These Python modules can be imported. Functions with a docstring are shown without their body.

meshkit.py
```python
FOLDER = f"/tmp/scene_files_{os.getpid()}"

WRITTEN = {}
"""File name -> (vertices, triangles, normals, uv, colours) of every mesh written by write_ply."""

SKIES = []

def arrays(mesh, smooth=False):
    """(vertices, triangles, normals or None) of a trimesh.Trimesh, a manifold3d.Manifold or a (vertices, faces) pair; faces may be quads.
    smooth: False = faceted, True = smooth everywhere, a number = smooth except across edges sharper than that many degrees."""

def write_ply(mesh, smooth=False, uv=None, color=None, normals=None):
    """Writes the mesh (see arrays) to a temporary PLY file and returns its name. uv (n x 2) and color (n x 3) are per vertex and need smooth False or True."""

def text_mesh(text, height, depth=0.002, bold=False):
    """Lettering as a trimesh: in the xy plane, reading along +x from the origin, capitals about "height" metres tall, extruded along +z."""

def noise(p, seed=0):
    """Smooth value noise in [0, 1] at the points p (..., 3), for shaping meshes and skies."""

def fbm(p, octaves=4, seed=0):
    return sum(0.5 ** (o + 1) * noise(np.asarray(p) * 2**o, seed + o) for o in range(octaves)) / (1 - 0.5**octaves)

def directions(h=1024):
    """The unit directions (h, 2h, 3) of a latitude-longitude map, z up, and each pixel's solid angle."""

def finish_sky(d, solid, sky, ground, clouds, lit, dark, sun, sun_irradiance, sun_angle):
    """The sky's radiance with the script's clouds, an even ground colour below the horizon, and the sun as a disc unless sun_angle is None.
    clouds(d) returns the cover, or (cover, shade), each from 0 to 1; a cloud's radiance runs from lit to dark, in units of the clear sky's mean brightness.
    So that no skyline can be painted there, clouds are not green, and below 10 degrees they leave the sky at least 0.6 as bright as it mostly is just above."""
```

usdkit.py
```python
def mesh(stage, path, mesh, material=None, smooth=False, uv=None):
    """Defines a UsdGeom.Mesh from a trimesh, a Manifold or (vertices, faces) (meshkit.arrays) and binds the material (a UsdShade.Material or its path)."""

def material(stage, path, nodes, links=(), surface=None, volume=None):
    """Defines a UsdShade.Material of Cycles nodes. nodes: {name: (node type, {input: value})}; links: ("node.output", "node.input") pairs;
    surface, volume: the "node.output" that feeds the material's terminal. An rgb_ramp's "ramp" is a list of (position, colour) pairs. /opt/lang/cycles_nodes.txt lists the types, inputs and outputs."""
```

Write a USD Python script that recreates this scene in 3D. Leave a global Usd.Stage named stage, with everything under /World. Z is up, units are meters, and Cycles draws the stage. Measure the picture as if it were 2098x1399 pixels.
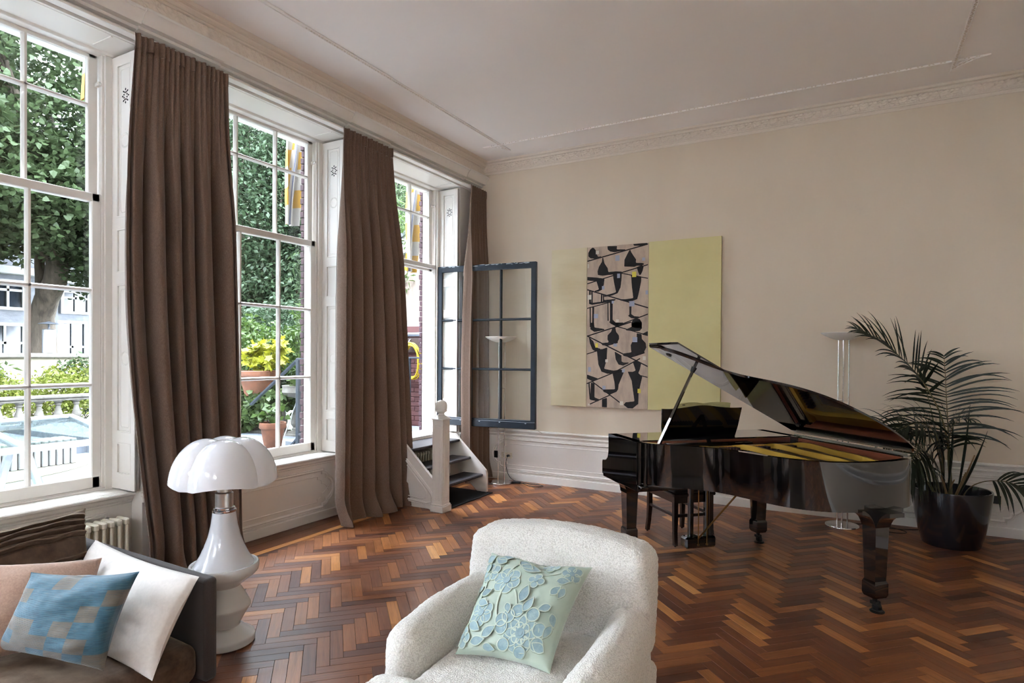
import math, random
import numpy as np, trimesh, manifold3d, shapely, shapely.geometry as sg
from shapely import affinity
import usdkit, meshkit
from pxr import Usd, UsdGeom, UsdLux, UsdShade, Gf, Sdf, Vt

stage = Usd.Stage.CreateInMemory()
UsdGeom.SetStageUpAxis(stage, "Z")
UsdGeom.SetStageMetersPerUnit(stage, 1.0)
UsdGeom.Xform.Define(stage, "/World")
PI = math.pi

# ---------------------------------------------------------------- camera, sky, exposure
cam = UsdGeom.Camera.Define(stage, "/World/camera")
_R = [0.8760873177915586, 0.48211707692728156, 0.005842579899882513]
_U = [-0.009067415500444573, 0.004359031496357837, 0.9999493891295479]
_F = [-0.4820672085725548, 0.8760959553493598, -0.008190448068172523]
EYE = (4.31742706, -7.06341983, 1.62)
cam.AddTransformOp().Set(Gf.Matrix4d(*_R, 0, *_U, 0, *[-c for c in _F], 0, *EYE, 1))
cam.CreateHorizontalApertureAttr(36.0)
cam.CreateVerticalApertureAttr(36.0 * 1399 / 2098)
cam.CreateFocalLengthAttr(36.0 * 1264.343 / 2098)
cam.CreateVerticalApertureOffsetAttr(36.0 * 39.9 / 2098)
cam.CreateClippingRangeAttr(Gf.Vec2f(0.05, 2000))
cam.CreateExposureAttr(1.15)

sky = UsdLux.DomeLight.Define(stage, "/World/sky")
sky.CreateIntensityAttr(5.0)
sky.CreateColorAttr(Gf.Vec3f(0.85, 0.94, 1.09))
sun = UsdLux.DistantLight.Define(stage, "/World/sun")       # a soft sun behind thin cloud, high over the garden
sun.CreateIntensityAttr(2.2)
sun.CreateAngleAttr(12.0)
sun.CreateColorAttr(Gf.Vec3f(1.0, 0.93, 0.80))
sun.AddRotateXYZOp().Set(Gf.Vec3f(28, -14, 0))

# ---------------------------------------------------------------- helpers
_used = {}
def numbered(parent, name):
    k = (parent, name); n = _used.get(k, 0); _used[k] = n + 1
    return name if n == 0 else f"{name}_{n:03d}"

def tag(prim, label=None, cat=None, group=None, kind=None):
    for k, v in (("label", label), ("category", cat), ("group", group), ("kind", kind)):
        if v: prim.SetCustomDataByKey(k, v)
    return prim

def thing(name, label, cat, loc=(0, 0, 0), rz=0, group=None, kind=None):
    x = UsdGeom.Xform.Define(stage, "/World/" + numbered("/World", name))
    x.AddTranslateOp().Set(Gf.Vec3d(*map(float, loc)))
    if rz: x.AddRotateZOp().Set(float(math.degrees(rz)))
    return tag(x.GetPrim(), label, cat, group, kind)

def dup(root, loc, rz=0, label=None, group=None):
    was = root.GetCustomData()
    r = thing(root.GetName().rstrip("0123456789").rstrip("_"), label or was["label"], was["category"], loc, rz, group or was.get("group"))
    r.GetReferences().AddInternalReference(root.GetPath()); r.SetInstanceable(True)
    return r

class MB:
    """collects shapes into one mesh"""
    def __init__(s): s.v, s.f, s.n = [], [], 0
    def add(s, v, f=None):
        if f is None:
            if hasattr(v, "to_mesh"):
                m = v.to_mesh(); v, f = m.vert_properties[:, :3], m.tri_verts
            else: v, f = v.vertices, v.faces
        v = np.asarray(v, float); f = np.asarray(f, int)
        if f.shape[1] == 4: f = np.vstack([f[:, [0, 1, 2]], f[:, [0, 2, 3]]])
        s.v.append(v); s.f.append(f + s.n); s.n += len(v); return s
    def box(s, lo, hi, b=0.0):
        lo, hi = np.minimum(lo, hi).astype(float), np.maximum(lo, hi).astype(float)
        if b <= 0 or min(hi - lo) < 2.2 * b:
            m = trimesh.creation.box(hi - lo); return s.add(m.vertices + (lo + hi) / 2, m.faces)
        P = []
        for ax in range(3):
            for c in np.ndindex(2, 2, 2):
                p = np.where(np.array(c) == 0, lo + b, hi - b)
                p[ax] = (lo, hi)[c[ax]][ax]; P.append(p)
        return s.add(manifold3d.Manifold.hull_points(np.array(P)))
    def bx(s, c, d, rz=0.0, b=0.0, rx=0.0, ry=0.0):
        m = MB().box(-np.array(d, float) / 2, np.array(d, float) / 2, b)
        return s.add(m.V() @ rot(rx, ry, rz).T + np.array(c, float), m.F())
    def tube(s, path, r, n=8, cap=True):
        v, f = tube_mesh(path, r, n, cap); return s.add(v, f)
    def lathe(s, prof, c=(0, 0, 0), n=32, wob=None):
        v, f = lathe_mesh(prof, n, wob); return s.add(v + np.array(c, float), f)
    def prism(s, poly, h, M=None, z0=0.0):
        """extrudes a polygon (shapely or points) from z0 to z0+h, then moves it with the 4x4 or function M"""
        if not hasattr(poly, "geoms") and not hasattr(poly, "exterior"): poly = sg.Polygon(poly)
        poly = poly if poly.is_valid else poly.buffer(0)
        for g in getattr(poly, "geoms", [poly]):
            if g.is_empty or g.area < 1e-9: continue
            m = trimesh.creation.extrude_polygon(g, h, engine="earcut")
            v = m.vertices + [0, 0, z0]
            if callable(M): v = M(v)
            elif M is not None: v = v @ np.asarray(M)[:3, :3].T + np.asarray(M)[:3, 3]
            s.add(v, m.faces)
        return s
    def hull(s, pts): return s.add(manifold3d.Manifold.hull_points(np.asarray(pts, float)))
    def sweep(s, prof, path, up=(0, 0, 1), closed=False):
        """profile (a, b) swept along a path: a sideways (right of travel), b along up; mitred"""
        v, f = sweep_mesh(prof, path, up, closed); return s.add(v, f)
    def V(s): return np.vstack(s.v) if s.v else np.zeros((0, 3))
    def F(s): return np.vstack(s.f) if s.f else np.zeros((0, 3), int)
    def move(s, R=None, t=(0, 0, 0)):
        v = s.V(); f = s.F()
        if R is not None: v = v @ np.asarray(R).T
        s.v, s.f = [v + np.array(t, float)], [f]; return s

def rot(rx=0, ry=0, rz=0):
    cx, sx, cy, sy, cz, sz = math.cos(rx), math.sin(rx), math.cos(ry), math.sin(ry), math.cos(rz), math.sin(rz)
    return np.array([[cz, -sz, 0], [sz, cz, 0], [0, 0, 1]]) @ np.array([[cy, 0, sy], [0, 1, 0], [-sy, 0, cy]]) @ np.array([[1, 0, 0], [0, cx, -sx], [0, sx, cx]])

def tube_mesh(path, r, n=8, cap=True):
    p = np.asarray(path, float); k = len(p); r = np.broadcast_to(np.asarray(r, float), (k,))
    t = np.gradient(p, axis=0); t /= np.maximum(np.linalg.norm(t, axis=1, keepdims=True), 1e-12)
    a = np.array([0, 0, 1.0]) if abs(t[0][2]) < 0.9 else np.array([1.0, 0, 0])
    u = np.cross(t[0], a); u /= np.linalg.norm(u); V = []
    th = np.arange(n) * 2 * PI / n
    for i in range(k):
        u = u - t[i] * (u @ t[i]); u /= max(np.linalg.norm(u), 1e-12); w = np.cross(t[i], u)
        V.append(p[i] + r[i] * (np.cos(th)[:, None] * u + np.sin(th)[:, None] * w))
    V = np.vstack(V); F = []
    for i in range(k - 1):
        for j in range(n):
            a, b = i * n + j, i * n + (j + 1) % n; F.append((a, b, b + n)); F.append((a, b + n, a + n))
    if cap:
        V = np.vstack([V, p[0], p[-1]])
        for j in range(n):
            F.append((k * n, (j + 1) % n, j)); F.append((k * n + 1, (k - 1) * n + j, (k - 1) * n + (j + 1) % n))
    return V, np.array(F)

def lathe_mesh(prof, n=32, wob=None):
    """prof: (r, z) from bottom to top; wob(theta, i) scales the radius"""
    prof = np.asarray(prof, float); k = len(prof); th = np.arange(n) * 2 * PI / n; V = []
    for i, (r, z) in enumerate(prof):
        s = np.ones(n) if wob is None else wob(th, i)
        V.append(np.stack([r * s * np.cos(th), r * s * np.sin(th), np.full(n, z)], 1))
    V = np.vstack(V); F = []
    for i in range(k - 1):
        for j in range(n):
            a, b = i * n + j, i * n + (j + 1) % n
            if prof[i][0] > 1e-6: F.append((a, b, b + n))
            if prof[i + 1][0] > 1e-6: F.append((a, b + n, a + n))
    return V, np.array(F)

def sweep_mesh(prof, path, up=(0, 0, 1), closed=False):
    p = np.asarray(path, float); up = np.asarray(up, float); k = len(p); q = np.asarray(prof, float); m = len(q)
    seg = (np.roll(p, -1, 0) - p) if closed else np.diff(p, axis=0)
    seg = seg / np.maximum(np.linalg.norm(seg, axis=1, keepdims=True), 1e-12)
    side = np.cross(seg, up); side /= np.maximum(np.linalg.norm(side, axis=1, keepdims=True), 1e-12); V = []
    for i in range(k):
        a = side[i - 1] if (closed or i > 0) else side[0]
        b = side[i] if (closed or i < k - 1) else side[-1]
        c = a + b; c = c / max(np.linalg.norm(c), 1e-9); c = c / max(c @ a, 0.3)
        V.append(p[i] + q[:, :1] * c + q[:, 1:] * up)
    V = np.vstack(V); F = []
    for i in range(k if closed else k - 1):
        for j in range(m):
            a, b = i * m + j, i * m + (j + 1) % m; c, d = ((i + 1) % k) * m + j, ((i + 1) % k) * m + (j + 1) % m
            F.append((a, c, d)); F.append((a, d, b))
    if not closed:
        try:
            tri = trimesh.creation.triangulate_polygon(sg.Polygon(q), engine="earcut")
            idx = [int(np.argmin(((q - t) ** 2).sum(1))) for t in tri[0]]
            for t in tri[1]:
                F.append([idx[x] for x in t]); F.append([(k - 1) * m + idx[x] for x in t[::-1]])
        except Exception: pass
    return V, np.array(F)

def obj(name, mb, mat, parent=None, smooth=30, st=None, prim=None, kind=None, label=None):
    base = str(parent.GetPath()) if parent is not None else "/World"
    path = base + "/" + numbered(base, name)
    data = mb if isinstance(mb, tuple) else ((mb.V(), mb.F()) if isinstance(mb, MB) else mb)
    if st is not None or prim: smooth = True if smooth and smooth is not False else False
    m = usdkit.mesh(stage, path, data, MAT[mat] if isinstance(mat, str) else mat, smooth, st)
    for k, (val, interp) in (prim or {}).items():
        UsdGeom.PrimvarsAPI(m).CreatePrimvar(k, Sdf.ValueTypeNames.FloatArray, interp).Set(Vt.FloatArray.FromNumpy(np.asarray(val, np.float32)))
    p = m.GetPrim()
    if kind or label: tag(p, label, kind=kind)
    return p

def pruned(V, F):
    u, i = np.unique(F, return_inverse=True); return V[u], i.reshape(F.shape)

def solo(name, mb, mat, label, cat, group=None, smooth=30, kind=None, **k):
    return tag(obj(name, mb, mat, None, smooth, **k), label, cat, group, kind)

def struct(name, mb, mat, parent=None, smooth=30, **k):
    p = obj(name, mb, mat, parent, smooth, **k)
    return p if parent is not None else tag(p, kind="structure")

def spl(pts, n=40):
    """smooth curve through points"""
    from scipy.interpolate import CubicSpline
    p = np.asarray(pts, float); d = np.r_[0, np.cumsum(np.linalg.norm(np.diff(p, axis=0), axis=1))]
    return CubicSpline(d, p)(np.linspace(0, d[-1], n))

def smoothstep(a, b, x):
    t = np.clip((np.asarray(x, float) - a) / (b - a), 0, 1); return t * t * (3 - 2 * t)

# ---------------------------------------------------------------- materials
MAT = {}
UsdGeom.Scope.Define(stage, "/World/Looks")
def lin(c):
    """sRGB 0..255 -> linear"""
    c = np.asarray(c, float) / 255.0
    return tuple(np.where(c < 0.04045, c / 12.92, ((c + 0.055) / 1.055) ** 2.4))

def mk(name, nodes, links, surface, volume=None):
    MAT[name] = usdkit.material(stage, "/World/Looks/" + name, nodes, links, surface, volume); return MAT[name]

def mat(name, col, rough=0.5, col2=None, scale=(8, 8, 8), detail=4, lo=0.35, hi=0.65, bump=None, coord="object", **kw):
    """principled; col2: second colour mixed in by noise of the given scale; bump=(scale, strength, distance[, detail])"""
    N = {"p": ("principled_bsdf", {"base_color": col, "roughness": rough, **kw})}; L = []
    if col2 is not None or bump:
        N["tc"] = ("texture_coordinate", {})
    if col2 is not None:
        N["mp"] = ("mapping", {"scale": tuple(np.broadcast_to(scale, 3))}); N["n"] = ("noise_texture", {"scale": 1.0, "detail": float(detail), "roughness": 0.6})
        N["r"] = ("rgb_ramp", {"ramp": [(0, col), (lo, col), (hi, col2), (1, col2)]})
        L += [("tc." + coord, "mp.vector"), ("mp.vector", "n.vector"), ("n.fac", "r.fac"), ("r.color", "p.base_color")]
    if bump:
        sc = tuple(np.broadcast_to(bump[0], 3))
        N["mb"] = ("mapping", {"scale": sc}); N["nb"] = ("noise_texture", {"scale": 1.0, "detail": float(bump[3] if len(bump) > 3 else 3), "roughness": 0.6})
        N["b"] = ("bump", {"strength": bump[1], "distance": bump[2]})
        L += [("tc." + coord, "mb.vector"), ("mb.vector", "nb.vector"), ("nb.fac", "b.height"), ("b.normal", "p.normal")]
    return mk(name, N, L, "p.BSDF")

def pane_mat(name, tint=(1, 1, 1), f0=0.03):
    mk(name, {"lw": ("layer_weight", {"blend": 0.5}), "pw": ("math", {"math_type": "power", "value2": 5.0}), "ml": ("math", {"math_type": "multiply_add", "value2": 0.9, "value3": f0}),
              "t": ("transparent_bsdf", {"color": tint}), "g": ("glossy_bsdf", {"color": (1, 1, 1), "roughness": 0.0}), "m": ("mix_closure", {})},
       [("lw.facing", "pw.value1"), ("pw.value", "ml.value1"), ("ml.value", "m.fac"), ("t.BSDF", "m.closure1"), ("g.BSDF", "m.closure2")], "m.closure")

def leaf_mat(name, c1, c2, trans=0.35, rough=0.5):
    """leaf: per-leaf tone from random_per_island, with a translucent share"""
    mk(name, {"g": ("geometry", {}), "r": ("rgb_ramp", {"ramp": [(0, c1), (1, c2)]}), "p": ("principled_bsdf", {"roughness": rough, "specular_ior_level": 0.35}),
              "t": ("translucent_bsdf", {}), "m": ("mix_closure", {"fac": trans})},
       [("g.random_per_island", "r.fac"), ("r.color", "p.base_color"), ("r.color", "t.color"), ("p.BSDF", "m.closure1"), ("t.BSDF", "m.closure2")], "m.closure")

# paint and plaster
mat("wall_paint", lin((222, 206, 184)), 0.75, lin((216, 199, 177)), (0.7, 0.7, 0.25), bump=((60, 60, 60), 0.05, 0.002))
mat("ceiling_paint", lin((246, 238, 232)), 0.8, lin((243, 235, 229)), (0.5, 0.5, 0.5))
mat("white_paint", lin((232, 226, 218)), 0.38, bump=((35, 35, 8), 0.05, 0.002))
mat("plaster_relief", lin((226, 212, 196)), 0.7)
mat("dark_gap", lin((22, 18, 16)), 0.9)
mat("brass_old", lin((188, 180, 160)), 0.35, metallic=0.8)
mat("hinge_paint", lin((214, 206, 196)), 0.5)
pane_mat("window_pane", (0.97, 0.985, 0.98))
mat("chrome", (0.80, 0.80, 0.82), 0.12, metallic=1.0)
mat("brushed_steel", (0.62, 0.61, 0.60), 0.28, metallic=1.0, bump=((4, 4, 220), 0.06, 0.001))
mat("black_plastic", lin((22, 22, 24)), 0.4)
mat("ivory_plastic", lin((226, 216, 196)), 0.4)

# ================================================================ THE ROOM
CEIL, XR, YB = 4.19, 5.86, -10.2
YR = [-0.455 - 2.035 * k for k in range(5)]        # window jambs nearest the back wall; window_1 by the corner ...
WW = 1.46
xz = lambda y0: (lambda v: np.stack([v[:, 0], y0 + v[:, 2], v[:, 1]], 1))     # polygon (x, z) extruded along y
yz = lambda x0: (lambda v: np.stack([x0 + v[:, 2], v[:, 0], v[:, 1]], 1))     # polygon (y, z) extruded along x

# ---- floor: a dark bed, a border along the window wall, herringbone blocks
mk("parquet", {
    "uv": ("uvmap", {"attribute": "st"}), "m1": ("mapping", {"scale": (2.2, 42, 1)}), "n1": ("noise_texture", {"scale": 1.0, "detail": 5.0, "roughness": 0.65, "distortion": 0.5}),
    "m2": ("mapping", {"scale": (9, 260, 1)}), "n2": ("noise_texture", {"scale": 1.0, "detail": 2.0}),
    "a": ("attribute", {"attribute": "tone"}), "rt": ("rgb_ramp", {"ramp": [(0.0, lin((80, 45, 32))), (0.28, lin((112, 65, 41))), (0.5, lin((142, 87, 50))), (0.7, lin((170, 109, 60))), (0.86, lin((198, 134, 74))), (1.0, lin((220, 158, 92)))]}),
    "rg": ("rgb_ramp", {"ramp": [(0.25, (0.62, 0.58, 0.56)), (0.6, (1, 1, 1)), (1, (1.12, 1.08, 1.0))]}), "rh": ("rgb_ramp", {"ramp": [(0.3, (0.82, 0.80, 0.78)), (0.6, (1, 1, 1))]}),
    "x1": ("mix_color", {"blend_type": "multiply", "fac": 1.0, "use_clamp": False}), "x2": ("mix_color", {"blend_type": "multiply", "fac": 1.0, "use_clamp": False}),
    "g": ("geometry", {}), "n3": ("noise_texture", {"scale": 2.5, "detail": 4.0}), "rr": ("map_range", {"from_min": 0.3, "from_max": 0.7, "to_min": 0.30, "to_max": 0.46}),
    "b": ("bump", {"strength": 0.12, "distance": 0.002}), "p": ("principled_bsdf", {"specular_ior_level": 0.5})},
   [("uv.UV", "m1.vector"), ("m1.vector", "n1.vector"), ("uv.UV", "m2.vector"), ("m2.vector", "n2.vector"), ("a.fac", "rt.fac"), ("n1.fac", "rg.fac"), ("n2.fac", "rh.fac"),
    ("rt.color", "x1.a"), ("rg.color", "x1.b"), ("x1.result", "x2.a"), ("rh.color", "x2.b"), ("x2.result", "p.base_color"),
    ("g.position", "n3.vector"), ("n3.fac", "rr.value"), ("rr.result", "p.roughness"), ("n1.fac", "b.height"), ("b.normal", "p.normal")], "p.BSDF")

floor = struct("floor", MB().box((-0.3, YB, -0.12), (XR, 0.0, -0.006)), "dark_gap")
BL, BW, GAP, BORD = 0.35, 0.07, 0.0007, 0.135

def block(poly, ax):
    """one parquet block: a clipped rectangle with a chamfered rim, and its grain coordinates along ax"""
    c = np.array(poly.exterior.coords)[:-1]
    if not poly.exterior.is_ccw: c = c[::-1]
    inner = np.array(poly.buffer(-0.0009, join_style=2).exterior.coords)[:-1] if poly.buffer(-0.0009, join_style=2).geom_type == "Polygon" and not poly.buffer(-0.0009, join_style=2).is_empty else c
    if len(inner) != len(c): inner = c
    else:
        if sg.Polygon(inner).exterior.is_ccw is False: inner = inner[::-1]
        k = np.argmin(((inner - c[0]) ** 2).sum(1)); inner = np.roll(inner, -k, 0)
    n = len(c); dz = 0.0
    v = np.vstack([np.c_[c, np.full(n, -0.006)], np.c_[c, np.full(n, -0.0008)], np.c_[inner, np.zeros(n)]]); f = []
    for i in range(n):
        j = (i + 1) % n
        for b in (0, n): f += [(b + i, b + j, b + n + j), (b + i, b + n + j, b + n + i)]
    f += [(2 * n, 2 * n + i, 2 * n + i + 1) for i in range(1, n - 1)]
    a = np.array(ax); st = np.c_[v[:, :2] @ a, v[:, :2] @ np.array([-a[1], a[0]])]
    return v, np.array(f), st

def px_size(c):
    d = np.array([c[0] - EYE[0], c[1] - EYE[1], -EYE[2]]); z = d @ np.array(_F)
    if z < 0.3: return 0.0, 0
    sx, sy = 1264.3 * (d @ np.array(_R)) / z, -1264.3 * (d @ np.array(_U)) / z
    ok = -1049 < sx < 1049 and sy < 680
    return (1 / z ** 3 if ok else 0.0), z
HIDE = [sg.box(2.70, -5.9, 3.66, -4.45), sg.box(-1, -9, 1.62, -5.1), sg.box(2.55, -7.2, 4.4, -5.3)]
rng = np.random.default_rng(7)
cells = []; room = sg.box(BORD, YB + 0.01, XR - 0.005, -0.005)
s2 = math.sqrt(0.5); off = np.array([4.176 - BL * s2, -2.482 - BL * s2 - 0.0])
for m in range(-14, 22):
    for k in range(-160, 160):
        o = np.array([k * BW - m * BL, k * BW + m * BL])
        for fam, (x0, y0, x1, y1) in enumerate(((0, 0, BL, BW), (0, BW, BW, BW + BL))):
            q = np.array([(x0 + GAP, y0 + GAP), (x1 - GAP, y0 + GAP), (x1 - GAP, y1 - GAP), (x0 + GAP, y1 - GAP)]) + o
            w = np.stack([(q[:, 0] - q[:, 1]) * s2, (q[:, 0] + q[:, 1]) * s2], 1) + off
            if w[:, 0].max() < BORD or w[:, 0].min() > XR or w[:, 1].max() < YB or w[:, 1].min() > 0: continue
            pg = sg.Polygon(w)
            if not room.contains(pg): pg = pg.intersection(room)
            if pg.is_empty or pg.geom_type != "Polygon" or pg.area < 4e-4: continue
            ax = (s2, s2) if fam == 0 else (-s2, s2)
            c = np.array(pg.centroid.coords[0]); sc, _ = px_size(c)
            if any(h.contains(pg) for h in HIDE): sc *= 0.01
            cells.append((sc * pg.area, pg, ax, float(np.clip(rng.beta(1.9, 2.9) + (0.10 if fam else -0.06), 0, 1)), rng.uniform(0, 50)))
# border boards along the window wall
y = YB
while y < -0.01:
    L = rng.uniform(1.2, 2.2); y1 = min(y + L, -0.005)
    for x0, x1, t in ((-0.245, -0.10, 0.30), (-0.098, 0.062, 0.42), (0.064, BORD - 0.002, 0.86)):
        pg = sg.box(x0, y + 0.0008, x1, y1 - 0.0008); sc, _ = px_size(np.array(pg.centroid.coords[0]))
        cells.append((sc * pg.area, pg, (0, 1), t + rng.uniform(-0.08, 0.06), rng.uniform(0, 50)))
    y = y1
cells.sort(key=lambda c: -c[0])
restv, restf, rests, restt, n0 = [], [], [], [], 0
for i, (sc, pg, ax, tone, o) in enumerate(cells):
    v, f, st = block(pg, ax); st = st + o
    if i < 300: obj("parquet_block", (v, f), "parquet", floor, False, st=st, prim={"tone": (np.full(len(v), tone), "vertex")})
    else:
        restv.append(v); restf.append(f + n0); rests.append(st); restt.append(np.full(len(v), tone)); n0 += len(v)
obj("parquet_blocks_beyond", (np.vstack(restv), np.vstack(restf)), "parquet", floor, False, st=np.vstack(rests), prim={"tone": (np.concatenate(restt), "vertex")}, kind="stuff")

# ---- walls and ceiling
wl = MB()
for k in range(6):
    hi = 0.3 if k == 0 else YR[k - 1] - WW - 0.05
    lo = YR[k] + 0.05 if k < 5 else YB
    if hi > lo: wl.box((-0.72, lo, -0.05), (-0.12, hi, 4.4))
for k in range(5):
    wl.box((-0.72, YR[k] - WW - 0.05, 3.79), (-0.12, YR[k] + 0.05, 4.4))
    wl.box((-0.72, YR[k] - WW - 0.05, -0.05), (-0.25, YR[k] + 0.05, 0.598))
wall_left = struct("wall_left", wl, "white_paint")
struct("wall_back", MB().box((-0.12, 0.0, -0.05), (XR + 0.3, 0.3, 4.4)), "wall_paint")
struct("wall_right", MB().box((XR, YB, -0.05), (XR + 0.3, 0.0, 4.4)), "wall_paint")
wr = MB()        # the street side: two fanlights, unglazed here since the photograph never sees them
for x0, x1, z0, z1 in ((-0.72, 0.6, 0, 4.4), (1.8, 3.4, 0, 4.4), (4.6, XR + .3, 0, 4.4), (0.6, 4.6, 3.3, 4.4), (0.6, 4.6, -0.05, 2.65)): wr.box((x0, YB - 0.3, z0), (x1, YB, z1))
struct("wall_rear", wr, "wall_paint")
struct("ceiling", MB().box((-0.72, YB - 0.3, CEIL), (XR + 0.3, 0.3, CEIL + 0.3)), "ceiling_paint")

# ---- entablature over the windows: fascia, bead and crown, stepping forward over each pier; leaf frieze above
crown = [(-0.12, 3.79), (-0.095, 3.79), (-0.095, 3.842), (-0.082, 3.846), (-0.078, 3.856), (-0.084, 3.866), (-0.09, 3.868), (-0.052, 3.872), (-0.05, 3.893), (0.0, 3.895), (0.003, 3.905), (0.012, 3.92), (0.02, 3.945), (0.038, 3.962), (0.045, 3.972), (0.058, 3.974), (0.058, 3.99), (-0.02, 3.992), (-0.02, 4.12), (-0.12, 4.19)]
struct("trim_1", MB().prism(crown, -YB - 0.001, xz(YB)), "white_paint")
br = MB()
step = [(-0.094, 3.80), (-0.08, 3.80), (-0.08, 3.86), (-0.03, 3.872), (-0.03, 3.895), (0.015, 3.897), (0.03, 3.935), (0.052, 3.962), (0.070, 3.974), (0.070, 3.9915), (-0.02, 3.9915)]
for k in range(1, 5): br.prism(step, YR[k - 1] - WW - YR[k] + 0.06, xz(YR[k] - 0.03))
br.prism(step, 0.445, xz(-0.446))
struct("trim_2", br, "white_paint")

def leaf_band(n, m, L, H, per=0.165, amp=0.014):
    """acanthus scroll relief: heights on an n x m grid over L x H metres"""
    u, v = np.meshgrid(np.linspace(0, L, n), np.linspace(0, H, m), indexing="ij"); h = np.zeros_like(u)
    for s in (0, 1):
        uc = (np.floor(u / per - 0.5 * s) + 0.5 + 0.5 * s) * per; du = u - uc; dv = v - H * (0.40 + 0.22 * s)
        r = np.hypot(du, dv * 1.15); th = np.arctan2(dv, du) * (1 if s else -1)
        h = np.maximum(h, (0.55 + 0.45 * np.cos(5 * th + 55 * r)) * np.exp(-(r / 0.036) ** 2))
    stem = np.exp(-((v - H * (0.5 + 0.30 * np.sin(2 * PI * u / per))) / 0.007) ** 2)
    h = np.maximum(h, 0.7 * stem)
    tipv = np.abs(((u / per * 4) % 1) - 0.5); h = np.maximum(h, 0.65 * np.exp(-((v - H * 0.9) / 0.010) ** 2) * (tipv < 0.33))
    h = np.maximum(h, 0.65 * np.exp(-((v - H * 0.08) / 0.010) ** 2) * (tipv > 0.17))
    return u, v, amp * h
def grid_faces(n, m):
    i, j = np.meshgrid(np.arange(n - 1), np.arange(m - 1), indexing="ij"); a = (i * m + j).ravel()
    return np.vstack([np.c_[a, a + m, a + m + 1], np.c_[a, a + m + 1, a + 1]])
u, v, h = leaf_band(1150, 15, XR + 0.1, 0.072)
V = np.stack([u - 0.1, -0.012 - h, 4.072 + v], -1).reshape(-1, 3)
struct("trim_3", (V, grid_faces(1150, 15)), "plaster_relief", smooth=True)
u, v, h = leaf_band(1700, 19, -YB, 0.105)
V = np.stack([-0.004 + h, -u, 4.008 + v], -1).reshape(-1, 3)
struct("trim_4", (V, grid_faces(1700, 19)[:, ::-1]), "plaster_relief", smooth=True)
bk = MB()      # plain mouldings of the cornice on the back wall and over the left frieze
bk.prism([(0, 4.018), (-0.006, 4.02), (-0.012, 4.03), (-0.012, 4.038), (-0.004, 4.04), (-0.004, 4.052), (-0.014, 4.056), (-0.016, 4.066), (-0.012, 4.07), (-0.012, 4.146), (-0.022, 4.15), (-0.03, 4.16), (-0.03, 4.168), (-0.06, 4.172), (-0.075, 4.19), (0, 4.19)], XR + 0.12, lambda v: np.stack([v[:, 2] - 0.12, v[:, 0], v[:, 1]], 1))
struct("trim_5", bk, "plaster_relief")
struct("trim_6", MB().prism([(-0.12, 4.113), (0.004, 4.113), (0.014, 4.118), (0.018, 4.128), (0.010, 4.135), (0.022, 4.14), (0.036, 4.152), (0.04, 4.165), (0.066, 4.17), (0.085, 4.19), (-0.12, 4.19)], -YB - 0.001, xz(YB)), "plaster_relief")

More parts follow.
